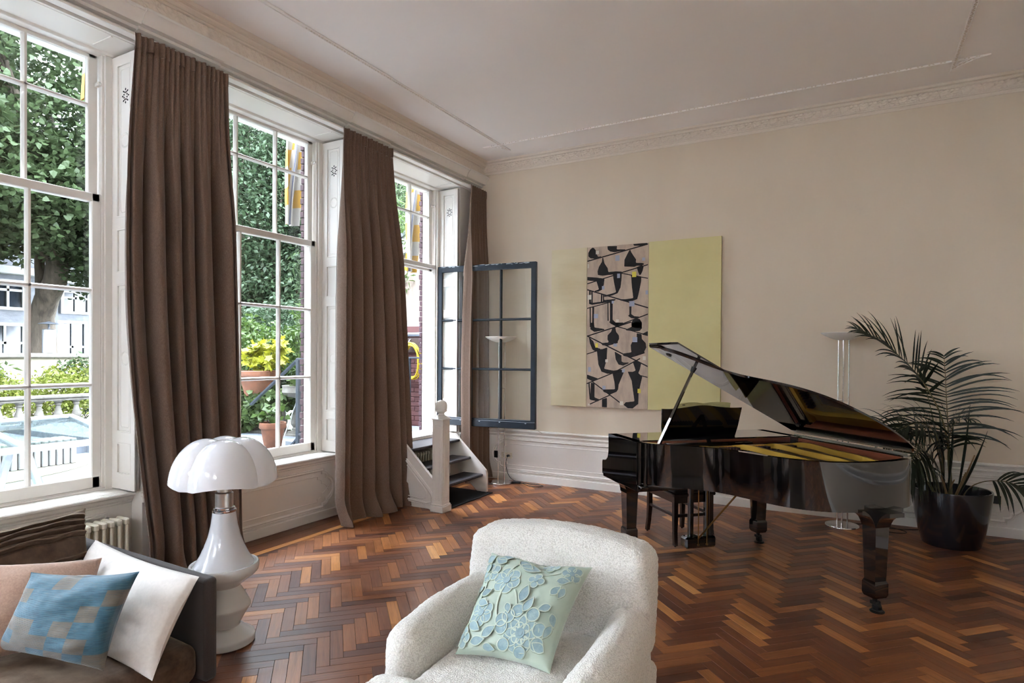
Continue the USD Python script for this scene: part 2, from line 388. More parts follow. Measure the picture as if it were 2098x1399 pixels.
# ---- moulding on the ceiling: a long panel with scooped corners
def scoop(cx, cy, sx, sy):
    a = []
    for t in np.linspace(0, 1, 9):
        th = PI / 2 * t
        a.append((cx + sx * 0.155 * (1 - math.sin(th) * 0.98) , cy + sy * 0.155 * (1 - math.cos(th) * 0.98)))
    return a
x0, x1, y0, y1 = 0.385, 5.245, -0.395, -9.4
pathc = []
for cx, cy, sx, sy in ((x0, y0, 1, -1), (x0, y1, 1, 1), (x1, y1, -1, 1), (x1, y0, -1, -1)):
    c = [(cx, cy + sy * 0.16)] + [(cx + sx * d, cy + sy * e) for d, e in ((0.03, 0.155), (0.055, 0.13), (0.085, 0.10), (0.12, 0.068), (0.15, 0.03))] + [(cx + sx * 0.165, cy)]
    if (sx * sy) > 0: c = c[::-1]
    pathc += c
pc = np.c_[np.array(pathc), np.full(len(pathc), CEIL)]
cm = MB()
cm.sweep([(-0.024, 0.002), (-0.024, -0.010), (-0.017, -0.014), (-0.012, -0.006), (0.012, -0.006), (0.017, -0.012), (0.022, -0.009), (0.022, 0.002)], pc, closed=True)
struct("trim_7", cm, "ceiling_paint")
beads = MB(); seg = np.vstack([pc, pc[:1]])[:, :2]; d = np.r_[0, np.cumsum(np.linalg.norm(np.diff(seg, axis=0), axis=1))]
ico = trimesh.creation.icosphere(1, 1.0)
for i, t in enumerate(np.arange(0, d[-1], 0.021)):
    q = np.array([np.interp(t, d, seg[:, 0]), np.interp(t, d, seg[:, 1])])
    if q[1] < -3.6 and q[0] < 4: continue
    if q[1] < -4.5: continue
    beads.add(ico.vertices * (0.0085, 0.0085, 0.006) + [q[0] + 0.004 * (-1) ** i, q[1] + 0.004 * (-1) ** (i // 2), CEIL - 0.006], ico.faces)
tag(obj("leaf_relief_of_the_ceiling_panel", beads, "plaster_relief", smooth=True), kind="stuff", label="tiny leaf relief inside the moulding of the ceiling panel", cat="moulding")

# ---- dado on the back wall
def cartouche(a0, a1, b0, b1, e0=True, e1=True):
    """panel outline in (along, height) with scrolled ends, counter-clockwise"""
    h, mid = (b1 - b0) / 2, (b0 + b1) / 2
    def end(E, s):
        q = [(-0.148, h), (-0.148, h - 0.028), (-0.128, h - 0.030), (-0.105, h - 0.040), (-0.092, h - 0.062), (-0.093, h - 0.075), (-0.068, h - 0.080), (-0.035, h - 0.105), (-0.010, h - 0.145), (-0.002, 0.0)]
        q = q + [(x, -z) for x, z in q[-2::-1]]
        return [(E + s * x, mid + z) for x, z in q]
    r = end(a1, 1) if e1 else [(a1, b1), (a1, b0)]
    l = end(a0, -1) if e0 else [(a0, b1), (a0, b0)]
    return r[::-1] + l           # bottom right -> top right -> top left -> bottom left
MOULD = [(-0.018, 0), (-0.018, 0.006), (-0.012, 0.013), (-0.004, 0.016), (0.003, 0.010), (0.006, 0.009), (0.011, 0.014), (0.016, 0.012), (0.018, 0.0)]
def panel_on(mb, axis, base, sgn, a0, a1, b0, b1, e0=True, e1=True):
    """moulding frame on a wall plane: axis 'x' = wall runs along x at y=base facing sgn*y"""
    for inset, pr in ((0.0, MOULD), (0.062, [(-0.006, 0), (-0.005, 0.004), (0.0, 0.006), (0.005, 0.004), (0.006, 0)])):
        q = cartouche(a0 + inset, a1 - inset, b0 + inset, b1 - inset, e0, e1)
        if axis == "x": p = [(a, base, b) for a, b in q]; up = (0, sgn, 0)
        else: p = [(base, a, b) for a, b in q]; up = (sgn, 0, 0)
        mb.sweep(pr, p, up, closed=True)
dd = MB()
dado = [(0, 0.664), (-0.034, 0.660), (-0.040, 0.652), (-0.038, 0.640), (-0.022, 0.634), (-0.016, 0.622), (-0.012, 0.606), (-0.020, 0.602), (-0.022, 0.590), (-0.012, 0.584), (-0.008, 0.572), (0, 0.570)]
dd.prism(dado, XR + 0.12, lambda v: np.stack([v[:, 2] - 0.12, v[:, 0], v[:, 1]], 1))
panel_on(dd, "x", -0.002, -1, 0.16, 2.70, 0.135, 0.535); panel_on(dd, "x", -0.002, -1, 2.92, 5.70, 0.135, 0.535)
dd.box((-0.12, -0.003, 0.08), (XR, 0.01, 0.60))
struct("trim_8", dd, "white_paint")
base_prof = [(0, 0), (-0.02, 0), (-0.02, 0.078), (-0.016, 0.086), (-0.006, 0.09), (0, 0.09)]
struct("baseboard_back", MB().prism(base_prof, XR + 0.12, lambda v: np.stack([v[:, 2] - 0.12, v[:, 0], v[:, 1]], 1)), "white_paint")
struct("baseboard_right", MB().prism([(XR + a, z) for a, z in base_prof], -YB - 0.03, xz(YB)), "white_paint")
struct("trim_9", MB().prism([(XR + a, z) for a, z in dado], -YB - 0.05, xz(YB)), "white_paint")

# ---- pier dado, sills, aprons and baseboards along the window wall
bl, dl, ap = MB(), MB(), MB()
for k in range(0, 5):
    lo, hi = YR[k] + 0.05, (-0.002 if k == 0 else YR[k - 1] - WW - 0.05)
    bl.box((-0.12, lo, 0), (-0.10, hi, 0.085), 0.004)
    dl.box((-0.125, lo - 0.012, 0.60), (-0.085, hi + (0.012 if k else 0), 0.63), 0.006); dl.box((-0.125, lo - 0.006, 0.55), (-0.10, hi + (0.006 if k else 0), 0.60), 0.008)
    a, b = YR[k] - WW - 0.05, YR[k] + 0.05
    bl.box((-0.26, a, 0), (-0.232, b, 0.085), 0.004)
    panel_on(ap, "y", -0.250, 1, a + 0.03, b - 0.045, 0.118, 0.490)
    ap.box((-0.26, a, 0.545), (-0.238, b, 0.565), 0.006)
struct("baseboard_left", bl, "white_paint"); struct("trim_10", dl, "white_paint"); struct("trim_11", ap, "white_paint")
for k in range(5):
    a, b = YR[k] - WW - 0.05, YR[k] + 0.05
    struct(f"trim_{12 + k}", MB().prism([(-0.45, 0.598), (-0.225, 0.598), (-0.222, 0.575), (-0.236, 0.566), (-0.25, 0.56), (-0.252, 0.59), (-0.205, 0.600), (-0.196, 0.608), (-0.195, 0.620), (-0.202, 0.628), (-0.214, 0.630), (-0.217, 0.6265), (-0.224, 0.6265), (-0.227, 0.631), (-0.245, 0.631), (-0.248, 0.6275), (-0.254, 0.6275), (-0.257, 0.632), (-0.45, 0.634)][::-1] if False else
        [(-0.45, 0.56), (-0.24, 0.56), (-0.225, 0.575), (-0.222, 0.596), (-0.205, 0.600), (-0.196, 0.608), (-0.195, 0.620), (-0.202, 0.628), (-0.214, 0.630), (-0.217, 0.626), (-0.224, 0.626), (-0.227, 0.631), (-0.245, 0.631), (-0.248, 0.627), (-0.254, 0.627), (-0.257, 0.632), (-0.45, 0.634)], b - a - 0.002, xz(a + 0.001)), "white_paint")

# ---- windows
def bar(mb, axis, c, lo, hi, x, w=0.034, d=0.036):
    """glazing bar with bevelled sides; axis 'z' upright at y=c, 'y' level at z=c"""
    P = [(-w / 2, -d / 2), (w / 2, -d / 2), (w / 2, -d / 2 + 0.012), (0.007, d / 2), (-0.007, d / 2), (-w / 2, -d / 2 + 0.012)]
    if axis == "z": mb.prism(P, hi - lo, lambda v: np.stack([x + v[:, 1], c + v[:, 0], lo + v[:, 2]], 1))
    else: mb.prism([(a, b) for a, b in P], hi - lo, lambda v: np.stack([x + v[:, 1], lo + v[:, 2], c + v[:, 0]], 1))
YM = [0.125, 0.504, 0.934, 1.335]      # glass edge, two bars, glass edge, from the jamb
def window(k, casement=False):
    n = f"window_{k + 1}"; yr = YR[k]; yl = yr - WW
    w = tag(UsdGeom.Xform.Define(stage, "/World/" + n).GetPrim(), kind="structure")
    fr = MB()
    fr.box((-0.56, yr - 0.045, 0.60), (-0.41, yr + 0.05, 3.79)); fr.box((-0.56, yl - 0.05, 0.60), (-0.41, yl + 0.045, 3.79))
    fr.box((-0.47, yr - 0.062, 0.632), (-0.43, yr - 0.04, 3.78), 0.004); fr.box((-0.47, yl + 0.04, 0.632), (-0.43, yl + 0.062, 3.78), 0.004)
    fr.box((-0.56, yl, 3.765), (-0.41, yr, 3.80)); fr.box((-0.56, yl, 0.60), (-0.43, yr, 0.655), 0.005); fr.box((-0.44, yl + 0.04, 0.63), (-0.412, yr - 0.04, 0.648), 0.006)
    obj("window_frame", fr, "white_paint", w)
    so = MB().prism([(-0.43, 3.765), (-0.405, 3.767), (-0.395, 3.782), (-0.38, 3.786), (-0.12, 3.788), (-0.12, 3.80), (-0.43, 3.80)], WW + 0.10, xz(yl - 0.05))
    so.box((-0.36, yr - 0.16, 3.782), (-0.13, yr - 0.145, 3.79), 0.002)
    obj("soffit", so, "white_paint", w)
    def sash(name, x, z0, z1, zb, bot, top):
        s = tag(UsdGeom.Xform.Define(stage, f"/World/{n}/{name}").GetPrim()); m = MB()
        for c0, c1 in ((yr - 0.06, yr - 0.125), (yl + 0.06, yl + 0.125)): m.box((x - 0.022, c1, z0), (x + 0.022, c0, z1), 0.006)
        m.box((x - 0.022, yl + 0.07, z0), (x + 0.022, yr - 0.07, bot), 0.006); m.box((x - 0.022, yl + 0.07, top), (x + 0.022, yr - 0.07, z1), 0.006)
        for y0 in YM[1:3]: bar(m, "z", yr - y0, bot, top, x)
        for z in zb: bar(m, "y", z, yl + 0.1, yr - 0.1, x)
        obj("sash_frame", m, "white_paint", s)
        zz = [bot] + zb + [top]
        for i in range(3):
            for j in range(len(zz) - 1):
                obj("pane", MB().box((x - 0.010, yr - YM[i + 1], zz[j]), (x - 0.007, yr - YM[i], zz[j + 1])), "window_pane", s, False)
        return s
    if k < 3 or True:
        sash("upper_sash", -0.505, 2.71, 3.80, [3.405], 2.775, 3.74)
    if not casement: sash("lower_sash", -0.455, 0.655, 2.765, [1.396, 2.072], 0.740, 2.705)
    else: obj("transom", MB().box((-0.545, yl + 0.04, 2.735), (-0.43, yr - 0.04, 2.79), 0.005), "white_paint", w)
    hw = MB()                      # little stop, hinges
    for z in (3.30, 2.45, 1.25, 0.85): hw.tube([(-0.418, yr - 0.003, z), (-0.418, yr - 0.003, z + 0.09)], 0.006)
    obj("hinge", hw, "hinge_paint", w)
    st = MB().box((-0.49, yr - 0.085, 3.54), (-0.46, yr - 0.06, 3.57), 0.004).tube([(-0.47, yr - 0.075, 3.555), (-0.43, yr - 0.08, 3.55)], 0.008).bx((-0.425, yr - 0.082, 3.55), (0.018, 0.03, 0.03), b=0.006)
    obj("sash_stop", st, "white_paint", w)
    # folded shutter in the splay of the jamb
    sh = tag(UsdGeom.Xform.Define(stage, f"/World/{n}/shutter").GetPrim())
    X0, X1 = -0.412, -0.128
    zs = [(2.603, 3.70), (2.205, 2.52), (1.054, 2.205 - 0.085), (0.75, 0.975)]
    body = sg.box(X0, 0.642, X1, 3.762)
    for a, b in zs: body = body.difference(sg.box(X0 + 0.058, a, X1 - 0.05, b))
    xzp = lambda y: (lambda v: np.stack([v[:, 0], y - v[:, 2], v[:, 1]], 1))
    m = MB().prism(body, 0.018, xzp(yr + 0.018)); m.box((X0, yr + 0.012, 0.642), (X1, yr + 0.03, 3.762))
    obj("shutter_leaf", m, "white_paint", sh)
    for i, (a, b) in enumerate(zs):
        pm = MB(); xa, xb = X0 + 0.058, X1 - 0.05
        pm.sweep([(-0.010, -0.012), (-0.010, 0.001), (0, 0.003), (0.006, -0.003), (0.010, -0.012)], [(xa, yr + 0.001, a), (xb, yr + 0.001, a), (xb, yr + 0.001, b), (xa, yr + 0.001, b)], (0, -1, 0), closed=True)
        ia = 0.028
        if b - a > 0.6:
            c = 0.02; xm = (xa + xb) / 2
            for off in (0, 0.007):
                q = [(xa + ia + off, a + ia + c), (xa + ia + c, a + ia + off), (xb - ia - c, a + ia + off), (xb - ia - off, a + ia + c), (xb - ia - off, b - ia - c), (xb - ia - c, b - ia - off), (xa + ia + c, b - ia - off), (xa + ia + off, b - ia - c)]
            pm.sweep([(-0.003, 0), (0, 0.0025), (0.003, 0)], [(x, yr + 0.012, z) for x, z in q], (0, -1, 0), closed=True)
            zc = (a + b) / 2
            for r in (0.052, 0.044): pm.sweep([(-0.003, 0), (0, 0.0025), (0.003, 0)], [(xm + r * math.cos(t), yr + 0.012, zc + r * math.sin(t)) for t in np.arange(20) * PI / 10], (0, -1, 0), closed=True)
        obj("panel_moulding", pm, "white_paint", sh)
    ro = MB(); xm, zc = -0.262, 3.47      # pierced rosette
    for i in range(8):
        t = i * PI / 4 + PI / 8
        for r, s in ((0.024, 0.0075), (0.041, 0.0085)):
            tt = t + (PI / 8 if r > 0.03 else 0); c = np.array([xm + r * 0.85 * math.cos(tt), zc + r * 1.15 * math.sin(tt)]); e = np.array([math.cos(tt), math.sin(tt)]); f = np.array([-e[1], e[0]])
            ro.prism([c + e * s * 1.2, c + f * s * 0.8, c - e * s * 1.2, c - f * s * 0.8], 0.002, xzp(yr + 0.0125))
    obj("rosette", ro, "dark_gap", sh)
    return w
for k in range(5): window(k, k == 0)

# ================================================================ THE GARDEN SIDE
leaf_mat("leaf_maple", lin((58, 72, 44)), lin((150, 160, 92)), 0.38)
leaf_mat("leaf_dark", lin((52, 68, 46)), lin((132, 148, 92)), 0.32)
leaf_mat("leaf_mid", lin((58, 74, 44)), lin((138, 150, 90)), 0.34)
leaf_mat("leaf_yellow", lin((104, 112, 44)), lin((168, 158, 70)), 0.35)
leaf_mat("leaf_acer", lin((140, 140, 40)), lin((186, 174, 66)), 0.40)
leaf_mat("leaf_ivy", lin((70, 86, 46)), lin((170, 168, 124)), 0.2)
leaf_mat("leaf_rust", lin((128, 84, 58)), lin((190, 142, 104)), 0.3)
leaf_mat("leaf_grape", lin((66, 86, 38)), lin((126, 138, 62)), 0.35)
mat("bark", lin((98, 88, 76)), 0.9, lin((62, 54, 46)), (6, 6, 2), bump=((14, 14, 3), 0.6, 0.03))
mat("stone_old", lin((118, 113, 105)), 0.9, lin((78, 74, 66)), (5, 5, 5), detail=6, lo=0.4, hi=0.75, bump=((40, 40, 40), 0.25, 0.01))
mat("terracotta", lin((138, 88, 64)), 0.85, lin((116, 78, 60)), (9, 9, 9), bump=((50, 50, 50), 0.1, 0.004))
mat("soil", lin((44, 34, 26)), 1.0, bump=((40, 40, 40), 0.6, 0.02))
mat("zinc", lin((116, 121, 127)), 0.55, lin((100, 105, 112)), (2, 2, 2))
mat("cream_render", lin((150, 143, 124)), 0.9, lin((138, 131, 113)), (1.2, 1.2, 1.2), bump=((30, 30, 30), 0.15, 0.01))
mat("stucco", lin((138, 127, 115)), 0.95, lin((118, 106, 96)), (1.6, 1.6, 1.0), detail=6, bump=((45, 45, 45), 0.3, 0.01))
mat("lead", lin((104, 109, 118)), 0.5, lin((82, 87, 95)), (3, 14, 3), metallic=0.3)
mat("brick_maroon", lin((84, 50, 48)), 0.85, lin((68, 40, 40)), (7, 7, 16), bump=((60, 60, 60), 0.3, 0.006))
mat("brick_purple", lin((84, 62, 66)), 0.9, lin((62, 45, 51)), (9, 9, 14), bump=((60, 60, 60), 0.4, 0.006))
mat("mortar", lin((92, 60, 58)), 0.95)
mat("iron_blue_black", lin((42, 50, 60)), 0.45)
mat("house_brick", lin((124, 126, 131)), 0.9, lin((108, 110, 116)), (3, 3, 9), bump=((12, 12, 26), 0.4, 0.02))
mat("white_wood", lin((164, 164, 164)), 0.5)
mat("dark_glass", lin((26, 32, 42)), 0.08)
mat("galvanised", (0.55, 0.57, 0.60), 0.35, metallic=0.9)
mat("hose_yellow", lin((186, 158, 32)), 0.35)
mat("plank_dark", lin((58, 44, 40)), 0.8)
mat("awning_white", lin((168, 164, 158)), 0.85)
mat("awning_yellow", lin((176, 136, 52)), 0.85)
mat("awning_line", lin((110, 116, 140)), 0.85)
mat("lawn", lin((62, 70, 44)), 1.0, lin((44, 50, 32)), (0.6, 0.6, 0.6))
mat("fence_dark", lin((52, 54, 60)), 0.8)
mat("aluminium", (0.66, 0.68, 0.72), 0.3, metallic=0.9)
pane_mat("skylight_glass", (0.93, 0.97, 0.96), 0.10)

LEAF = {"rhomb": (np.array([(0, 0, 0), (0.42, 0.30, 0.06), (1, 0, -0.05), (0.42, -0.30, 0.06)]), np.array([(0, 1, 2), (0, 2, 3)])),
        "slim": (np.array([(0, 0, 0), (0.4, 0.13, 0.03), (1, 0, -0.12), (0.4, -0.13, 0.03)]), np.array([(0, 2, 1), (0, 3, 2)]))}
def star(k, depth):
    p = [(0, 0, 0)]
    for i in range(2 * k + 1):
        a = PI * (0.92 - 1.84 * i / (2 * k)); r = 0.62 * (1 - 0.22 * abs(i - k) / k) if i % 2 else 0.62 * depth
        p.append((0.38 + r * math.cos(a) if i not in (0, 2 * k) else 0.02, r * math.sin(a) if i not in (0, 2 * k) else 0.12 * (1 if i == 0 else -1), 0.05 * (i % 2)))
    return np.array(p), np.array([(0, i + 1, i) for i in range(1, 2 * k + 1)])
LEAF["maple"] = star(5, 0.52); LEAF["ivy"] = star(3, 0.62)

def foliage(P, kind, size, rg, up=0.6, droop=0.15):
    """one leaf per point of P, each with its own size and attitude"""
    lv, lf = LEAF[kind]; n = len(P)
    nz = rg.normal(size=(n, 3)); nz /= np.linalg.norm(nz, axis=1, keepdims=True); nz = nz * (1 - up) + np.array([0, 0, up]); nz /= np.linalg.norm(nz, axis=1, keepdims=True)
    d = rg.normal(size=(n, 3)); d[:, 2] -= droop * 3; d -= nz * (d * nz).sum(1, keepdims=True); d /= np.maximum(np.linalg.norm(d, axis=1, keepdims=True), 1e-9)
    s = np.cross(nz, d); k = size * rg.uniform(0.65, 1.3, (n, 1, 1))
    V = P[:, None] + k * (lv[None, :, :1] * d[:, None] + lv[None, :, 1:2] * s[:, None] + lv[None, :, 2:] * nz[:, None])
    F = (np.arange(n) * len(lv))[:, None, None] + lf[None]
    return V.reshape(-1, 3), F.reshape(-1, 3)

def clumps(c, r, n_clump, per, spread, rg, shell=0.55, flat=1.0):
    """points gathered in clumps inside an ellipsoid, mostly near its surface"""
    c, r = np.asarray(c, float), np.asarray(r, float)
    d = rg.normal(size=(n_clump, 3)); d /= np.linalg.norm(d, axis=1, keepdims=True)
    q = c + d * r * (shell + (1 - shell) * rg.uniform(0, 1, (n_clump, 1)) ** 0.5)
    return (q[:, None] + rg.normal(size=(n_clump, per, 3)) * spread * np.array([1, 1, 0.55 * flat])).reshape(-1, 3)

def branches(mb, base, top, r0, rg, crown_c, crown_r, n=9):
    p = np.linspace(base, top, 7); p[1:-1] += rg.normal(size=(5, 3)) * r0 * 0.35
    mb.tube(spl(p, 14), np.linspace(r0, r0 * 0.55, 14) * np.r_[1.25, 1.1, np.ones(12)], 12)
    for i in range(n):
        a = p[3 + i % 4]; d = rg.normal(size=3); d[2] = abs(d[2]) * 0.7; d /= np.linalg.norm(d)
        e = np.array(crown_c) + d * np.array(crown_r) * rg.uniform(0.5, 0.9); m = (a + e) / 2 + rg.normal(size=3) * 0.3
        mb.tube(spl([a, m, e], 10), np.linspace(r0 * 0.4, r0 * 0.06, 10), 7)

def tree(name, label, base, h, r0, crowns, leaf, mtl, size, seed, cat="tree", group=None, up=0.5, dens=1.0, kind_leaf=None):
    rg = np.random.default_rng(seed); t = thing(name, label, cat, base, group=group); b = np.array(base, float)
    tr = MB(); c0, r00 = np.array(crowns[0][0]) - b, crowns[0][1]
    branches(tr, (0, 0, -0.3), (c0[0] * 0.5, c0[1] * 0.5, h), r0, rg, c0, r00)
    obj("trunk", tr, "bark", t, True)
    P = np.vstack([clumps(np.array(c) - b, r, int(n * dens), 26, sp, rg, 0.35) for c, r, n, sp in crowns])
    obj("foliage", foliage(P, leaf, size, rg, up), mtl, t, False)
    return t

def shrub(name, label, base, blobs, leaf, mtl, size, seed, cat="shrub", up=0.4, per=22, stems=5):
    rg = np.random.default_rng(seed); t = thing(name, label, cat, base); b = np.array(base, float); st = MB()
    for i in range(stems):
        e = np.array(blobs[i % len(blobs)][0]) - b
        st.tube(spl([(0.05 * i - 0.1, 0.03 * i, -0.05), e * 0.5 + rg.normal(size=3) * 0.06, e], 9), np.linspace(0.018, 0.004, 9), 6)
    obj("stem", st, "bark", t, True)
    P = np.vstack([clumps(np.array(c) - b, r, n, per, sp, rg, 0.4) for c, r, n, sp in blobs])
    obj("foliage", foliage(P, leaf, size, rg, up), mtl, t, False)
    return t

# ---- ground, terrace, path
struct("garden_ground", MB().box((-60, -40, -0.4), (-7.3, 40, -0.1)).box((-7.3, -0.7, -0.4), (-0.8, 40, -0.1)).box((-7.3, -40, -0.4), (-0.8, -6.6, -0.1)), "lawn")
struct("terrace_floor", MB().box((-7.25, -2.60, -0.1), (-0.72, -0.7, 0.50)).box((-7.25, -6.6, -0.1), (-4.6, -2.6, 0.42)).box((-4.6, -6.6, -0.1), (-0.72, -2.6, 0.30)), "zinc")
ell = lambda cx, cy, a, b, n=40, r=0: [(cx + a * math.cos(t) * math.cos(r) - b * math.sin(t) * math.sin(r), cy + a * math.cos(t) * math.sin(r) + b * math.sin(t) * math.cos(r)) for t in np.arange(n) * 2 * PI / n]
solo("round_mat", MB().prism(ell(-4.0, -4.9, 0.95, 2.0), 0.012, None, 0.30), "cream_render", "cream oval mat on the pale floor under the glass roof", "mat", smooth=False)
t = thing("slatted_bench", "white slatted bench standing under the glass roof", "bench", (-3.95, -3.5, 0.312))
for i in range(11): obj("slat", MB().box((-0.16, -0.42 + 0.075 * i, 0), (0.16, -0.36 + 0.075 * i, 0.30), 0.008), "white_wood", t)
obj("rail", MB().box((-0.05, -0.42, 0.10), (0.05, 0.40, 0.14)), "white_wood", t)

# ---- glass roof
t = thing("glass_roof", "low pitched glass roof lantern with aluminium bars on the terrace", "skylight", (-3.2, -4.2, 0.30))
EV, RG, YE = 0.45, 0.62, 0.76
fr = [((0.98, YE, EV), (0.98, -2.3, EV)), ((-0.05, YE, RG), (-0.05, -2.3, RG)), ((-1.1, YE, EV), (-1.1, -2.3, EV)), ((0.98, YE, EV), (-0.05, YE, RG)), ((-1.1, YE, EV), (-0.05, YE, RG)),
      ((0.98, -0.10, EV), (-0.05, -0.10, RG)), ((0.98, -1.2, EV), (-0.05, -1.2, RG)), ((0.98, YE, EV), (0.98, YE, 0)), ((0.98, -0.10, EV), (0.98, 0.04, 0)), ((0.98, -1.2, EV), (0.98, -1.2, 0)), ((0.70, -0.10, EV - 0.02), (0.78, -0.24, 0)), ((0.98, YE, 0.02), (0.98, -2.3, 0.02))]
for a, b in fr:
    d = np.array(b) - np.array(a); L = np.linalg.norm(d); m = MB(); s = 0.030
    z = d / L; x = np.cross(z, (0, 0, 1)) if abs(z[2]) < 0.9 else np.array((0, 1, 0.0)); x /= np.linalg.norm(x); y = np.cross(z, x); R = np.stack([x, y, z], 1)
    bb = MB().box((-s, -s, -0.01), (s, s, L + 0.01), 0.006); m.add(bb.V() @ R.T + np.array(a), bb.F()); obj("bar", m, "aluminium", t)
def glass_quad(par, P, mtl="skylight_glass", th=0.006, name="pane"):
    P = np.array(P, float); n = np.cross(P[1] - P[0], P[2] - P[0]); n = n / np.linalg.norm(n) * th
    V = np.vstack([P, P + n]); k = len(P); F = [(0, i + 1, i) for i in range(1, k - 1)] + [(k, k + i, k + i + 1) for i in range(1, k - 1)]
    for i in range(k): j = (i + 1) % k; F += [(i, j, k + j), (i, k + j, k + i)]
    return obj(name, (V, np.array(F)), mtl, par, False)
for y0, y1 in ((-2.27, -1.23), (-1.17, -0.13), (-0.07, YE - 0.03)):
    glass_quad(t, [(0.95, y0, EV + 0.01), (0.95, y1, EV + 0.01), (-0.02, y1, RG + 0.01), (-0.02, y0, RG + 0.01)])
    glass_quad(t, [(-0.08, y0, RG + 0.01), (-0.08, y1, RG + 0.01), (-1.07, y1, EV + 0.01), (-1.07, y0, EV + 0.01)])

# ---- balustrades
BALP = [(0.075, 0), (0.075, 0.035), (0.05, 0.045), (0.058, 0.06), (0.045, 0.075), (0.040, 0.085), (0.066, 0.12), (0.072, 0.15), (0.064, 0.19), (0.045, 0.25), (0.034, 0.30), (0.032, 0.325), (0.046, 0.335), (0.046, 0.35), (0.036, 0.36), (0.06, 0.385), (0.075, 0.39), (0.075, 0.405)]
def balustrade(label, a, b, n, z0, grp):
    a, b = np.array(a, float), np.array(b, float); d = b - a; L = np.linalg.norm(d); t = thing("balustrade", label, "balustrade", (*a, z0), math.atan2(d[1], d[0]))
    obj("rail", MB().box((-0.12, -0.11, 0.44), (L + 0.12, 0.11, 0.495), 0.015).box((-0.1, -0.085, 0.40), (L + 0.1, 0.085, 0.44), 0.01), "stone_old", t)
    obj("plinth", MB().box((-0.1, -0.12, -0.08), (L + 0.1, 0.12, 0.0), 0.01), "stone_old", t)
    for i in range(n): obj("baluster", MB().lathe(BALP, ((i + 0.5) * L / n, 0, 0), 20).box(((i + 0.5) * L / n - 0.08, -0.08, 0), ((i + 0.5) * L / n + 0.08, 0.08, 0.03)), "stone_old", t, 50)
balustrade("weathered stone balustrade in front of the yellow hedge", (-7.0, -1.15), (-7.0, -6.0), 18, 0.45, "")
balustrade("ivy covered stone balustrade carrying the large terracotta pot", (-6.7, -1.0), (-1.75, -1.0), 18, 0.53, "")

# ---- pots on and by the balustrade
def pot(label, c, R, H, mtl="terracotta", name="flower_pot"):
    t = thing(name, label, "pot", c)
    obj("body", MB().lathe([(0, 0), (R * 0.62, 0), (R * 0.64, 0.01), (R * 0.86, H * 0.72), (R * 0.88, H * 0.74), (R * 0.97, H * 0.76), (R, H * 0.80), (R, H * 0.98), (R * 0.97, H), (R * 0.88, H), (R * 0.86, H * 0.9), (0, H * 0.88)], n=40), mtl, t, 40)
    obj("soil", MB().lathe([(0, H * 0.86), (R * 0.87, H * 0.90), (0, H * 0.95)], n=24), "soil", t)
    return t
pot("large terracotta pot of yellow maple leaves on the balustrade rail", (-3.2, -1.0, 1.028), 0.30, 0.36)
pot("small terracotta pot with a pale plant on the terrace", (-1.80, -1.93, 0.502), 0.155, 0.30)
t = thing("stone_basin", "wide grey stone basin on the balustrade behind the black railing", "basin", (-2.30, -1.0, 1.028))
obj("bowl", MB().lathe([(0, 0), (0.14, 0), (0.24, 0.03), (0.28, 0.08), (0.27, 0.15), (0.28, 0.17), (0.25, 0.17), (0.22, 0.08), (0, 0.05)], n=36), "stone_old", t, 40)
rg = np.random.default_rng(31)
def plant(name, label, base, pts, leaf, mtl, size, seed, cat="plant", up=0.5, stems=()):
    r = np.random.default_rng(seed); t = thing(name, label, cat, base); st = MB()
    for s in stems: st.tube(spl(s, 10), np.linspace(0.008, 0.003, 10), 6)
    if stems: obj("stem", st, "bark", t, True)
    obj("foliage", foliage(pts, leaf, size, r, up, 0.35), mtl, t, False); return t
pts = np.vstack([clumps((dx, dy, dz), (0.16, 0.14, 0.10), 7, 5, 0.045, rg, 0.2) for dx, dy, dz in ((-0.18, 0, 0.22), (0.0, 0, 0.14), (0.22, 0.02, 0.26), (0.36, 0, 0.18), (-0.05, 0.05, 0.34), (0.30, 0, 0.40), (0.05, 0, -0.02))])
plant("acer", "bright yellow maple plant growing in the large pot", (-3.2, -1.0, 1.38), pts, "maple", "leaf_acer", 0.13, 5, stems=[[(0, 0, 0), (dx * .5, 0, .1), (dx, 0, dz)] for dx, dz in ((-.18, .25), (.1, .3), (.3, .35))])
pts = clumps((0, 0, 0.10), (0.15, 0.15, 0.09), 11, 3, 0.03, rg, 0.3)
plant("pot_plant", "pale green leafy plant in the small terracotta pot", (-1.80, -1.93, 0.80), pts, "ivy", "leaf_grape", 0.10, 6, stems=[[(0, 0, -.02), (dx * .4, dy, .05), (dx, dy, .13)] for dx, dy in ((-.12, 0), (.1, .05), (.05, -.1))])
ivp = np.vstack([clumps(c, r, n, 14, 0.07, rg, 0.3) for c, r, n in (((-3.9, -1.14, 0.95), (0.55, 0.12, 0.30), 46), ((-3.35, -1.15, 0.75), (0.35, 0.10, 0.28), 26), ((-2.95, -1.14, 0.90), (0.28, 0.10, 0.16), 22), ((-3.9, -1.05, 1.12), (0.5, 0.2, 0.12), 26), ((-2.6, -1.1, 0.98), (0.34, 0.12, 0.09), 14), ((-3.0, -0.95, 1.08), (0.4, 0.12, 0.06), 14), ((-2.45, -1.0, 1.10), (0.2, 0.1, 0.1), 7), ((-3.7, -1.25, 0.66), (0.4, 0.12, 0.14), 20), ((-4.6, -1.1, 1.0), (0.6, 0.14, 0.3), 24))]) - np.array([-3.4, -1.12, 0.53])
plant("ivy", "variegated cream and green ivy spilling over the balustrade", (-3.4, -1.12, 0.53), ivp, "ivy", "leaf_ivy", 0.085, 8, "ivy", 0.25, stems=[[(dx, 0.0, 0.0), (dx * .9, -.02, .25), (dx * .7, 0, .45)] for dx in (-.8, -.4, .1, .5)])

